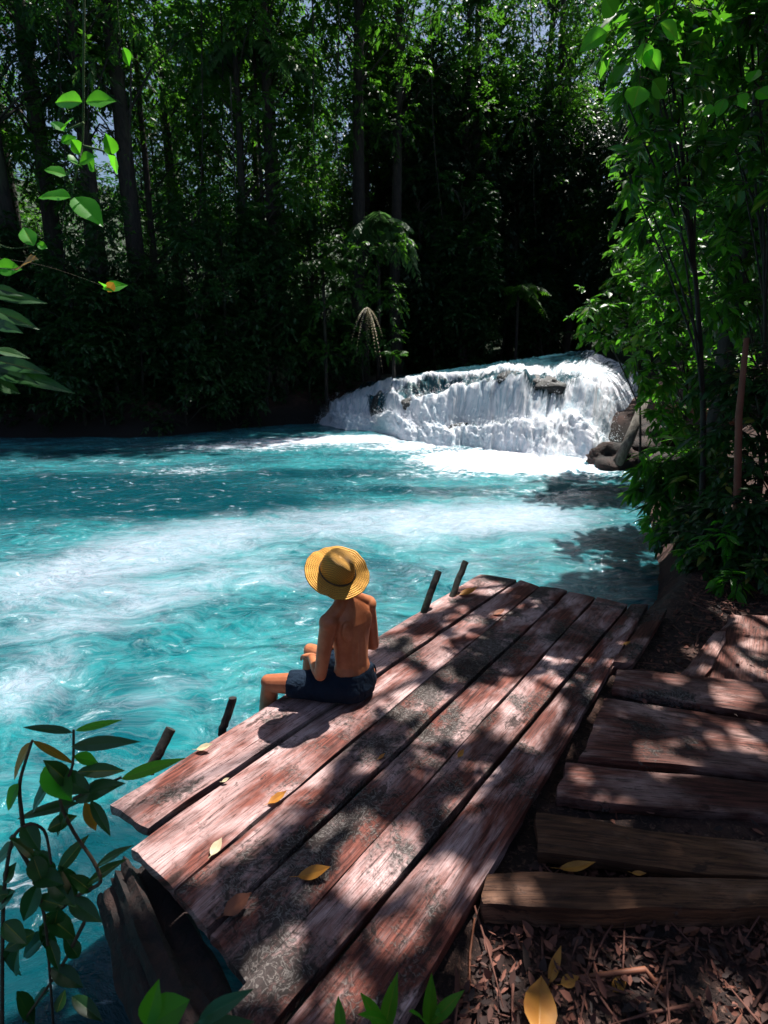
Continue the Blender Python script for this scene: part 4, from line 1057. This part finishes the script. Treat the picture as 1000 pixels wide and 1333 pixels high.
def leafy_thing(name, leaves, stems, label, cat, Y, mat='leaf_near', stem='stem', srad=.004, base=None):
    """leaves: (base x,y, tip x,y, width px, [material]); each one a leaf of its own"""
    P0 = at_y(*stems[0][0], Y) if base is None else np.asarray(base)
    root = empty(name, P0, label, cat)
    tb = MB()
    for sx in stems:
        pts = np.array([at_y(a, b, Y + .02 * math.sin(i * 2.1)) for i, (a, b) in enumerate(sx)])
        if len(pts) > 2:
            q = np.linspace(0, len(pts) - 1, len(pts) * 4); pts = np.stack([np.interp(q, np.arange(len(pts)), pts[:, k]) for k in range(3)], -1)
            for _ in range(2): pts[1:-1] = (pts[:-2] + 2 * pts[1:-1] + pts[2:]) / 4
        tb.tube(pts, np.linspace(srad, srad * .55, len(pts)), 7)
    tb.build('stem', M[stem], root)
    for i, lf in enumerate(leaves):
        bx_, by_, tx_, ty_, wd = lf[:5]; mt = lf[5] if len(lf) > 5 else mat
        dy = .05 * math.sin(i * 1.9 + 1)
        b, e = at_y(bx_, by_, Y), at_y(tx_, ty_, Y + dy)
        L_ = np.linalg.norm(e - b); d = (e - b) / L_
        vw = nrm(np.array([0, 0, CAM_H]) - (b + e) / 2)
        N = nrm(vw * .75 + np.array([0, 0, .5]) + .25 * rdir(1, rng)[0])
        W = wd * Y / FPX * 1.3
        V, F, m = leaf_arrays(b[None], (d + .10 * N)[None], N[None], L_ * 1.02, W, 'near', .12)
        o = mesh('leaf', V, F, M[mt], root, True, {'var': lv([float(np.clip(rng.normal(.5, .2), 0, 1))], m)})
    return root


leafy_thing('river_sapling', [(95, 954, 30, 946, 11, 'leaf_dark'), (98, 951, 158, 937, 9), (93, 972, 178, 964, 17, 'leaf_dark'), (40, 966, 13, 1017, 15, 'orange_leaf'), (42, 964, 98, 995, 9, 'orange_leaf'),
             (58, 998, 93, 1042, 30), (24, 1020, 8, 1056, 18), (100, 1005, 162, 1003, 18, 'leaf_dark'), (158, 1014, 238, 987, 15), (98, 1040, 158, 1018, 26, 'leaf_dark'), (102, 1046, 20, 1064, 18, 'leaf_dark'),
             (110, 1045, 126, 1082, 15, 'orange_leaf'), (118, 1042, 144, 1088, 13, 'leaf_dark'), (66, 1020, 36, 1058, 24, 'leaf_dark'), (75, 1136, 113, 1088, 18, 'leaf_dark'), (64, 1146, 98, 1180, 22, 'leaf_dark'),
             (112, 1152, 162, 1118, 16, 'leaf_dark'), (20, 1160, -20, 1190, 24, 'leaf_dark'), (50, 1150, 30, 1200, 24, 'leaf_dark'), (125, 1128, 170, 1100, 12, 'leaf_dark'), (10, 1230, 22, 1280, 18, 'leaf_dark'), (70, 1010, 120, 1030, 26, 'leaf_dark'), (90, 1020, 60, 990, 22, 'leaf_dark'), (62, 1080, 100, 1062, 20, 'leaf_dark'), (20, 1100, -14, 1130, 24, 'leaf_dark'), (45, 1140, 82, 1150, 24, 'leaf_dark'), (58, 1190, 100, 1222, 24, 'leaf_dark'),
             (62, 1215, 22, 1248, 24, 'leaf_dark'), (90, 1170, 132, 1200, 22, 'leaf_dark'), (66, 1260, 108, 1285, 22, 'leaf_dark'), (64, 1290, 26, 1322, 24, 'leaf_dark'), (100, 1165, 80, 1128, 20, 'leaf_dark'), (30, 1072, 52, 1108, 20, 'leaf_dark'), (96, 985, 128, 992, 16), (90, 1050, 70, 1090, 18, 'leaf_dark'), (5, 1200, 34, 1228, 22, 'leaf_dark')] + dense(22, 3),
            [[(3, 1420), (3, 1170), (15, 1088), (38, 1070), (60, 1080), (67, 1125)], [(16, 1088), (45, 1138), (60, 1200), (70, 1340)], [(60, 1200), (100, 1165), (135, 1150), (122, 1120), (98, 1088), (74, 1040), (96, 1000), (96, 950)], [(30, 1075), (24, 1020), (42, 964)], [(96, 1040), (158, 1012)], [(110, 1200), (80, 1260), (30, 1330)]],
            'leafy sapling with orange tinged leaves over the water by the near deck corner', 'sapling', 1.42, srad=.007)
leafy_thing('hanging_twig', [(107, 133, 71, 132, 17), (112, 133, 150, 131, 18), (82, 170, 94, 152, 11), (84, 171, 67, 158, 12), (93, 182, 106, 202, 12), (104, 215, 88, 207, 16), (102, 213, 125, 203, 16), (112, 206, 124, 223, 12), (86, 228, 58, 221, 15), (146, 202, 138, 174, 15),
             (150, 202, 150, 226, 17), (92, 257, 50, 257, 18), (97, 257, 133, 293, 22), (80, 186, 100, 178, 8)],
            [[(130, -1100), (112, -300), (109, 60), (109, 133), (108, 190), (102, 214), (93, 257)], [(108, 190), (130, 195), (149, 202)], [(109, 160), (83, 171)], [(102, 214), (86, 228)]],
            'hanging twig of bright green leaves in the upper left', 'twig', 2.0, srad=.004, stem='stem_green')
leafy_thing('hanging_twig', [(44, 320, 30, 296, 15), (48, 318, 62, 323, 8), (22, 352, 46, 334, 22, 'orange_leaf'), (-6, 349, 28, 350, 17)],
            [[(-90, 1300), (-70, 500), (-30, 300), (10, 325), (46, 320)], [(-50, 400), (-30, 345), (22, 352)]], 'twig at the left edge with one yellowed leaf', 'twig', 1.9, srad=.0025, stem='stem_green')
leafy_thing('hanging_twig', [(134, 376, 166, 371, 11), (148, 368, 140, 380, 9, 'orange_leaf'), (136, 374, 130, 366, 7)], [[(-100, 1150), (-90, 450), (-40, 330), (60, 345), (140, 374)]], 'lone small twig tip with a green leaf pair against the dark bank', 'twig', 2.3, srad=.0012, stem='stem')
leafy_thing('hanging_twig', [(160, 62, 169, 86, 10)], [[(120, -900), (150, -30), (158, 62)]], 'single bright leaf hanging from a thread thin twig', 'twig', 2.0, srad=.0012, stem='stem_green')
leafy_thing('edge_plant', [(-12, 384, 60, 394, 12), (-12, 402, 50, 428, 13), (-12, 420, 28, 432, 12), (-12, 374, 30, 385, 10), (-12, 455, 38, 466, 12), (-12, 468, 62, 486, 15), (-8, 480, 95, 510, 17), (-12, 494, 26, 512, 15), (-12, 480, 50, 500, 15)],
            [[(-70, 1400), (-50, 900), (-40, 560), (-30, 470), (-12, 380)]], 'dark long leaved plant reaching in from the left edge', 'plant', 1.7, 'leaf_dark', srad=.006)
leafy_thing('hanging_twig', [(790, 42, 755, 66, 19), (838, 56, 839, 88, 15), (842, 66, 858, 92, 14), (832, 112, 824, 140, 21), (860, 30, 884, 52, 14), (800, 20, 786, -6, 15), (815, 84, 800, 108, 14, 'leaf_bank'), (850, 104, 866, 128, 14, 'leaf_bank')],
            [[(1150, -500), (920, -40), (860, 20), (838, 56), (832, 112)], [(860, 20), (790, 42)], [(834, 100), (850, 104)]], 'hanging twig of glowing yellow green leaves in the upper right', 'twig', 3.4, srad=.003)
leafy_thing('hanging_twig', [(944, 128, 934, 152, 13), (960, 122, 972, 142, 13), (985, 118, 1004, 128, 12), (930, 140, 914, 150, 10), (975, 108, 988, 90, 12)], [[(1250, -100), (1060, 90), (990, 115), (940, 128), (925, 142)]], 'arching twig with a few bright leaves across the right sky gap', 'twig', 3.8, srad=.003)
for Y_, leaves_, st_, lab in [(1.02, [(500, 1345, 516, 1270, 22), (497, 1340, 472, 1294, 20), (505, 1330, 470, 1318, 14)], [[(500, 1380), (499, 1340)]], 'green seedling at the bottom, left one of the two on the plank edge'),
                         (1.02, [(558, 1340, 562, 1270, 20), (562, 1332, 602, 1290, 18), (556, 1336, 538, 1308, 18), (566, 1320, 590, 1312, 12)], [[(560, 1380), (559, 1335)]], 'bright green seedling at the bottom, on the soil beside the plank'),
                         (.95, [(192, 1335, 246, 1302, 48), (190, 1335, 205, 1280, 30), (258, 1330, 322, 1290, 22, 'leaf_dark'), (240, 1345, 330, 1330, 26, 'leaf_dark'), (445, 1345, 440, 1298, 16)], [[(200, 1400), (192, 1335)], [(200, 1400), (258, 1330)], [(445, 1390), (445, 1345)]], 'pale green leaves poking up beside the rotting log')]:
    leafy_thing('seedling', leaves_, st_, lab, 'seedling', Y_, stem='stem_green', srad=.003)
#PERSON
# ------------------------------------------------------------------ the person
PO = np.array([-.18, 2.67, 0.0]); PA = R(-50)
PF, PR, PZ = np.array([math.sin(PA), math.cos(PA), 0]), np.array([math.cos(PA), -math.sin(PA), 0]), np.array([0, 0, 1.0])


def L2W(r, f, z): return PO + PR * r + PF * f + PZ * z


def capsule(mb, P, r, sides=16):
    """rounded, tapering limb through joints; flat list of radii"""
    P = np.asarray(P, float); r = np.asarray(r, float)
    n = len(P); q = np.linspace(0, n - 1, (n - 1) * 8 + 1)
    Pq = np.stack([np.interp(q, np.arange(n), P[:, k]) for k in range(3)], -1); rq = np.interp(q, np.arange(n), r)
    for _ in range(3):
        Pq[1:-1] = (Pq[:-2] + 2 * Pq[1:-1] + Pq[2:]) / 4; rq[1:-1] = (rq[:-2] + 2 * rq[1:-1] + rq[2:]) / 4
    a = np.array([.97, .8, .5, .2]); d0 = nrm(Pq[0] - Pq[1]); d1 = nrm(Pq[-1] - Pq[-2])
    hd = np.sqrt(1 - a ** 2)
    Pq = np.concatenate([Pq[0] + d0 * (hd[::-1] * rq[0])[:, None], Pq, Pq[-1] + d1 * (hd * rq[-1])[:, None]])
    rq = np.concatenate([a[::-1] * rq[0], rq, a * rq[-1]])
    mb.tube(Pq, rq, sides)


def loft(mb, rings, n=28):
    """closed body of elliptic rings (centre, half width vector, half depth vector)"""
    an = np.linspace(0, 2 * np.pi, n, endpoint=False); V = []
    for c, a, b in rings:
        V.append(np.asarray(c) + np.cos(an)[:, None] * np.asarray(a) + np.sin(an)[:, None] * np.asarray(b))
    m = len(V); V = np.concatenate(V)
    i, j = np.meshgrid(np.arange(m - 1), np.arange(n), indexing='ij'); k = (j + 1) % n
    mb.add(V, [np.stack([i * n + j, i * n + k, (i + 1) * n + k, (i + 1) * n + j], -1).reshape(-1, 4), np.arange(n)[::-1], (m - 1) * n + np.arange(n)])


def ball(mb, c, ax):
    """ellipsoid with three half-axis vectors"""
    z = np.linspace(-.98, .98, 13); loft(mb, [(np.asarray(c) + np.asarray(ax[2]) * q, np.asarray(ax[0]) * math.sqrt(1 - q * q), np.asarray(ax[1]) * math.sqrt(1 - q * q)) for q in z])


def fuse(mb, name, mat, parent, voxel, smooth_n, fac=.5):
    """one continuous skin round all the shapes in mb"""
    o = mb.build(name, mat, parent); bm_fix(o)
    md = o.modifiers.new('fuse', 'REMESH'); md.mode = 'VOXEL'; md.voxel_size = voxel; md.use_smooth_shade = True
    sm = o.modifiers.new('smooth', 'SMOOTH'); sm.factor = fac; sm.iterations = smooth_n
    bpy.context.view_layer.update()
    me = bpy.data.meshes.new_from_object(o.evaluated_get(bpy.context.evaluated_depsgraph_get()))
    o.modifiers.clear(); o.data = me; me.name = name
    if not me.materials: me.materials.append(mat)
    me.polygons.foreach_set('use_smooth', np.ones(len(me.polygons), bool))
    return o


t = NT('skin'); p = t.n('TexCoord').outputs['Object']
n = t.noise(p, 9, 7, .65); n2 = t.noise(p, 180, 2)
c = t.mix(t.ramp(n, .35, .7), (0.32, 0.100, 0.042), (0.47, 0.178, 0.080))
M['skin'] = t.bsdf(c, .42, t.bump(n2, .12, .002), Subsurface_Weight=.12, Subsurface_Radius=(.02, .008, .004), Specular_IOR_Level=.4)
t = NT('navy_cloth'); p = t.n('TexCoord').outputs['Object']; n = t.noise(p, 16, 4, .6, .8); n2 = t.noise(p, 300, 2)
M['shorts'] = t.bsdf(t.mix(n, (0.003, 0.008, 0.018), (0.009, 0.022, 0.042)), .85, t.bump(t.math('ADD', n, t.math('MULTIPLY', n2, .15)), .9, .02), Specular_IOR_Level=.15)
t = NT('hair'); n = t.noise(t.mapping(t.n('TexCoord').outputs['Object'], (60, 60, 12)), 3, 3); M['hair'] = t.bsdf(t.mix(n, (.008, .006, .005), (.03, .02, .015)), .5, t.bump(n, .6, .004))
t = NT('eye'); M['eye'] = t.bsdf((.02, .015, .012), .15)

pe = empty('person', PO, 'bare backed person in navy shorts and wide straw hat sitting on the deck edge', 'person')
hipL, hipR = L2W(-.080, .0, .088), L2W(.080, .0, .088)
kneeL, ankL, toeL = np.array([-.632, 2.652, .082]), np.array([-.715, 2.715, -.30]), np.array([-.86, 2.755, -.385])
kneeR, ankR, toeR = np.array([-.447, 2.992, .085]), np.array([-.51, 3.035, -.30]), np.array([-.65, 3.085, -.385])
HC = np.array([-.245, 2.683, .692])                      # head centre
shL, shR = L2W(-.146, .014, .492), L2W(.146, .014, .492)
elL, wrL = np.array([-.335, 2.522, .212]), np.array([-.405, 2.705, .212])
elR, wrR = np.array([-.062, 2.842, .215]), np.array([-.245, 2.940, .192])
b = MB()
W_, Dp = PR, PF
rings = [(.012, .00, -.01, .070, .060), (.03, .00, -.012, .118, .090), (.08, .00, -.012, .138, .103), (.14, .0, -.006, .122, .090), (.21, .004, .002, .106, .076), (.29, .008, .006, .111, .075),
         (.37, .010, .010, .128, .082), (.45, .010, .014, .144, .084), (.495, .008, .020, .146, .076), (.53, .005, .026, .124, .064), (.56, .0, .030, .085, .054), (.585, -.006, .036, .050, .044)]
loft(b, [(L2W(r_, f_, z_), W_ * a_, Dp * b_) for z_, r_, f_, a_, b_ in rings])
nb_ = L2W(-.004, .034, .54)
capsule(b, [nb_, nb_ * .5 + (HC - [0, 0, .06]) * .5, HC - [0, 0, .05]], [.050, .046, .050])
for sgn, sh, el, wr in ((-1, shL, elL, wrL), (1, shR, elR, wrR)):
    capsule(b, [L2W(sgn * .026, .024, .585), L2W(sgn * .085, .014, .545), sh + [0, 0, .016]], [.032, .036, .038])          # trapezius
    capsule(b, [sh, sh * .5 + el * .5 + PR * sgn * .004, el], [.049, .040, .033])
    capsule(b, [el, el * .65 + wr * .35 + [0, 0, .004], wr], [.033, .035, .022])
    sc_ = L2W(sgn * .074, -.048, .43)
    ball(b, sh + PR * sgn * .004 + [0, 0, -.002], (PR * .053, PF * .052, PZ * .052))
    ball(b, sc_, (PR * .042 + PZ * sgn * .012, PF * .018, PZ * .060))                                                  # shoulder blade
    capsule(b, [L2W(sgn * .030, -.066, .13), L2W(sgn * .031, -.052, .22), L2W(sgn * .028, -.050, .35), L2W(sgn * .024, -.036, .48)], [.026, .025, .026, .020])   # back muscle
    ball(b, L2W(sgn * .062, .070, .44), (PR * .060, PF * .024, PZ * .045))
for hp, kn, an_, to in ((hipL, kneeL, ankL, toeL), (hipR, kneeR, ankR, toeR)):
    capsule(b, [hp, hp * .5 + kn * .5 + [0, 0, .004], kn], [.082, .066, .049])
    cd = nrm(np.array([an_[0] - kn[0], an_[1] - kn[1], 0])); bk = -cd * .012
    capsule(b, [kn, kn * .68 + an_ * .32 + bk, kn * .3 + an_ * .7 + bk * .3, an_], [.047, .051, .036, .029])
    ball(b, kn + nrm(kn - hp) * .012 + [0, 0, .008], (PR * .040, PF * .040, PZ * .040))
    fd = nrm(to - an_); sd_ = nrm(np.cross(fd, PZ))
    capsule(b, [an_ - fd * .03 - [0, 0, .03], an_ * .5 + to * .5 - [0, 0, .012], to - fd * .03], [.030, .030, .022])
    for k_ in range(5):
        p0 = to - fd * .035 + sd_ * (k_ - 2) * .014; capsule(b, [p0, p0 + fd * (.045 - abs(k_ - 1) * .005)], [.009, .008], 8)
# head
hf = nrm(np.array([math.sin(R(-58)), math.cos(R(-58)), -.04])); hr = nrm(np.cross(hf, PZ)); hu = np.cross(hr, hf)


def HD(r, f, u): return HC + hr * r + hf * f + hu * u


ball(b, HD(0, -.006, .022), (hr * .076, hf * .094, hu * .088))
ball(b, HD(0, .026, -.035), (hr * .058, hf * .062, hu * .066))
ball(b, HD(0, .058, -.078), (hr * .026, hf * .022, hu * .020))
capsule(b, [HD(0, .088, .012), HD(0, .104, -.018), HD(0, .100, -.026)], [.009, .012, .012], 10)
for sgn in (-1, 1):
    ball(b, HD(sgn * .077, -.004, -.008), (hf * .018, hr * .008, hu * .030)); ball(b, HD(sgn * .034, .075, -.012), (hr * .022, hf * .016, hu * .016))
    ball(b, HD(sgn * .032, .082, .026), (hr * .022, hf * .010, hu * .008))
capsule(b, [HD(-.022, .082, -.052), HD(0, .090, -.050), HD(.022, .082, -.052)], [.006, .008, .006], 8); capsule(b, [HD(-.016, .081, -.062), HD(0, .088, -.062), HD(.016, .081, -.062)], [.006, .008, .006], 8)


def hand(b, wr, dr, palm_n, thumb_side):
    """palm, four bent fingers of their own length and a thumb from the side of the palm"""
    dr = nrm(dr); side = nrm(np.cross(dr, palm_n)) ; pn = np.cross(side, dr)                  # pn = back-of-hand normal
    side = side * thumb_side
    loft(b, [(wr + dr * q, side * a_, pn * h_) for q, a_, h_ in ((-.012, .019, .016), (.01, .024, .016), (.035, .036, .015), (.062, .038, .013), (.074, .034, .009))])
    for k_, (ln_, of) in enumerate(((.066, .030), (.074, .010), (.069, -.010), (.055, -.029))):
        p0 = wr + dr * (.066 - abs(k_ - 1.2) * .003) + side * of
        bend = .45 + .1 * k_; d1 = nrm(dr + side * of * 2.2 - pn * bend * .4); d2 = nrm(dr - pn * bend * 1.1); d3 = nrm(dr * .7 - pn * (bend * 1.7))
        p1 = p0 + d1 * ln_ * .45; p2 = p1 + d2 * ln_ * .32; p3 = p2 + d3 * ln_ * .22
        capsule(b, [p0 - dr * .01, p0, p1, p2, p3], [.0095, .0095, .0088, .0080, .0070], 8)
    t0 = wr + dr * .018 + side * .022; t1 = t0 + nrm(dr * .6 + side * .8 - pn * .2) * .034; t2 = t1 + nrm(dr * .9 + side * .3 - pn * .3) * .028
    capsule(b, [t0, t1, t2], [.013, .0105, .0085], 8)


hand(b, wrL, np.array([-.42, .85, -.30]), PZ + PF * -.2, 1)
hand(b, wrR, np.array([-.85, -.30, -.22]), PZ, -1)
fuse(b, 'body', M['skin'], pe, .0042, 5)

for sgn in (-1, 1):
    e_ = MB(); ball(e_, HD(sgn * .031, .0835, .008), (hr * .011, hf * .007, hu * .0065)); o_ = e_.build('eye', M['eye'], pe); bm_fix(o_)
h_ = MB(); ball(h_, HD(0, -.012, .020), (hr * .081, hf * .096, hu * .092)); ball(h_, HD(0, -.050, -.030), (hr * .064, hf * .050, hu * .066))
fuse(h_, 'hair', M['hair'], pe, .006, 2)

# shorts: seat and two legs, a little proud of the skin
s_ = MB()
loft(s_, [(L2W(r_, f_, z_), W_ * (a_ + .010), Dp * (b_ + .010)) for z_, r_, f_, a_, b_ in [(.002, 0, -.01, .085, .070), (.02, 0, -.012, .122, .092), (.08, 0, -.012, .142, .106), (.13, 0, -.008, .128, .096), (.168, .002, -.004, .116, .086)]])
for hp, kn in ((hipL, kneeL), (hipR, kneeR)):
    ax = nrm(kn - hp); u1 = nrm(np.cross(ax, PZ)); u2 = np.cross(u1, ax); ln_ = np.linalg.norm(kn - hp)
    loft(s_, [(hp + ax * ln_ * q + [0, 0, dz], u1 * a_, u2 * c_) for q, a_, c_, dz in ((-.12, .080, .080, 0), (.1, .094, .088, 0), (.35, .088, .080, .0), (.58, .083, .072, .002), (.70, .083, .070, .002), (.73, .078, .066, .002))])
o_ = fuse(s_, 'shorts', M['shorts'], pe, .005, 4)
V = np.empty(len(o_.data.vertices) * 3, np.float32); o_.data.vertices.foreach_get('co', V); V = V.reshape(-1, 3)
N = np.empty(len(V) * 3, np.float32); o_.data.vertices.foreach_get('normal', N); N = N.reshape(-1, 3)
wr_ = 0.006 * np.abs(fbm(V * np.array([18, 30, 14]), 3, 71)); V += N * (wr_ - .002)[:, None]; V[:, 2] = np.maximum(V[:, 2], .003)
o_.data.vertices.foreach_set('co', V.ravel()); o_.data.update()

# straw hat, tipped back
ha = nrm(np.array([.20, -.52, .80])); hx = nrm(np.cross(PF, ha)) ; hy = np.cross(ha, hx)      # hx to the right, hy to the front
HB = HC + ha * .050 + np.array([-.012, .0, .004])


def hat_surface(prof, nf=96, inner=False):
    an = np.linspace(0, 2 * np.pi, nf, endpoint=False); V = []; uv = []
    for q, (rad, ht, kind) in enumerate(prof):
        ca, sa = np.cos(an), np.sin(an)
        if kind == 'brim':
            k_ = max(rad - .088, 0) / .082
            lift = ht + k_ ** 1.6 * (.009 * np.cos(2 * an) * 1.0 - .002 + .010 * sa * 0) + (.003 * np.sin(3 * an + 1) + .003 * np.sin(7 * an + 2) + .003 * np.sin(13 * an)) * k_
            rr = rad * (1 + (.015 * np.cos(2 * an + .5) + .010 * np.sin(5 * an) + .006 * np.sin(17 * an + 1)) * k_)
            x, y = rr * ca * .97, rr * sa * 1.03
        else:
            tp = np.clip((ht - .05) / .08, 0, 1)
            x, y = rad * ca * .94, rad * sa * 1.08
            fr = np.clip((y / .09 + .2), 0, 1) * tp
            x = x * (1 - .42 * fr); lift = ht - .022 * tp * np.exp(-(x / .022) ** 2) * 1.0 + .006 * fr
        V.append(HB + x[:, None] * hx + y[:, None] * hy + np.asarray(lift + 0 * an)[:, None] * ha)
        uv.append(np.stack([an / (2 * np.pi), np.full(nf, q / (len(prof) - 1))], -1))
    return np.concatenate(V), np.concatenate(uv), nf, len(prof)


def hat_part(name, prof, mat, close_top=False):
    V1, uv, nf, m = hat_surface(prof)
    cen = V1.mean(0)
    i, j = np.meshgrid(np.arange(m - 1), np.arange(nf), indexing='ij'); k = (j + 1) % nf
    F = [np.stack([i * nf + j, i * nf + k, (i + 1) * nf + k, (i + 1) * nf + j], -1).reshape(-1, 4)]
    if close_top: F.append((m - 1) * nf + np.arange(nf))
    o = mesh(name, V1, F, mat, pe, True, None, uv); bm_fix(o)
    sd = o.modifiers.new('thickness', 'SOLIDIFY'); sd.thickness = .0045; sd.offset = 0
    return o


t = NT('straw'); uv = t.n('UVMap').outputs[0]
ring_ = t.n('TexWave', {'Vector': uv, 'Scale': 0.0}).outputs[1]
sx = t.n('SeparateXYZ', {0: uv})
rg = t.math('SINE', t.math('MULTIPLY', t.math('ADD', sx.outputs[1], t.math('MULTIPLY', t.noise(t.mapping(uv, (9, 2, 1)), 1.0, 3), .16)), 2 * math.pi * 8)); rd = t.math('SINE', t.math('MULTIPLY', sx.outputs[0], 2 * math.pi * 64))
ck = t.math('MULTIPLY', rg, rd); nz = t.noise(t.mapping(uv, (26, 9, 1)), 5, 6, .7)
c = t.mix(t.ramp(t.math('ADD', t.math('MULTIPLY', rg, .35), t.math('ADD', t.math('MULTIPLY', ck, .3), t.math('MULTIPLY', t.math('SUBTRACT', nz, .5), 1.6))), -.7, .6), (0.24, 0.080, 0.007), (0.80, 0.39, 0.040))
c = t.mix(t.ramp(nz, .4, .7, 0, .6), c, (0.66, 0.38, 0.07))
M['straw'] = t.bsdf(c, .6, t.bump(t.math('ADD', rg, t.math('MULTIPLY', ck, .6)), .7, .004))
t = NT('straw_crown'); uv = t.n('UVMap').outputs[0]; sx = t.n('SeparateXYZ', {0: uv})
rg = t.math('SINE', t.math('MULTIPLY', sx.outputs[1], 2 * math.pi * 15)); rd = t.math('SINE', t.math('MULTIPLY', sx.outputs[0], 2 * math.pi * 46)); ck = t.math('MULTIPLY', rg, rd)
c = t.mix(t.ramp(ck, -.5, .6), (0.20, 0.088, 0.010), (0.60, 0.31, 0.036))
M['straw_crown'] = t.bsdf(c, .65, t.bump(ck, .7, .003))
M['hat_band'] = M['hair']
hat_part('hat_brim', [(.086 + .085 * q, .0, 'brim') for q in np.linspace(0, 1, 18)], M['straw'])
hat_part('hat_crown', [(.088, -.004, 'c'), (.087, .02, 'c'), (.085, .045, 'c'), (.082, .07, 'c'), (.077, .092, 'c'), (.071, .114, 'c'), (.060, .130, 'c'), (.044, .140, 'c'), (.024, .145, 'c'), (.008, .146, 'c')], M['straw_crown'], True)
hat_part('hat_band', [(.0915, -.001, 'c'), (.0912, .012, 'c')], M['stem'])
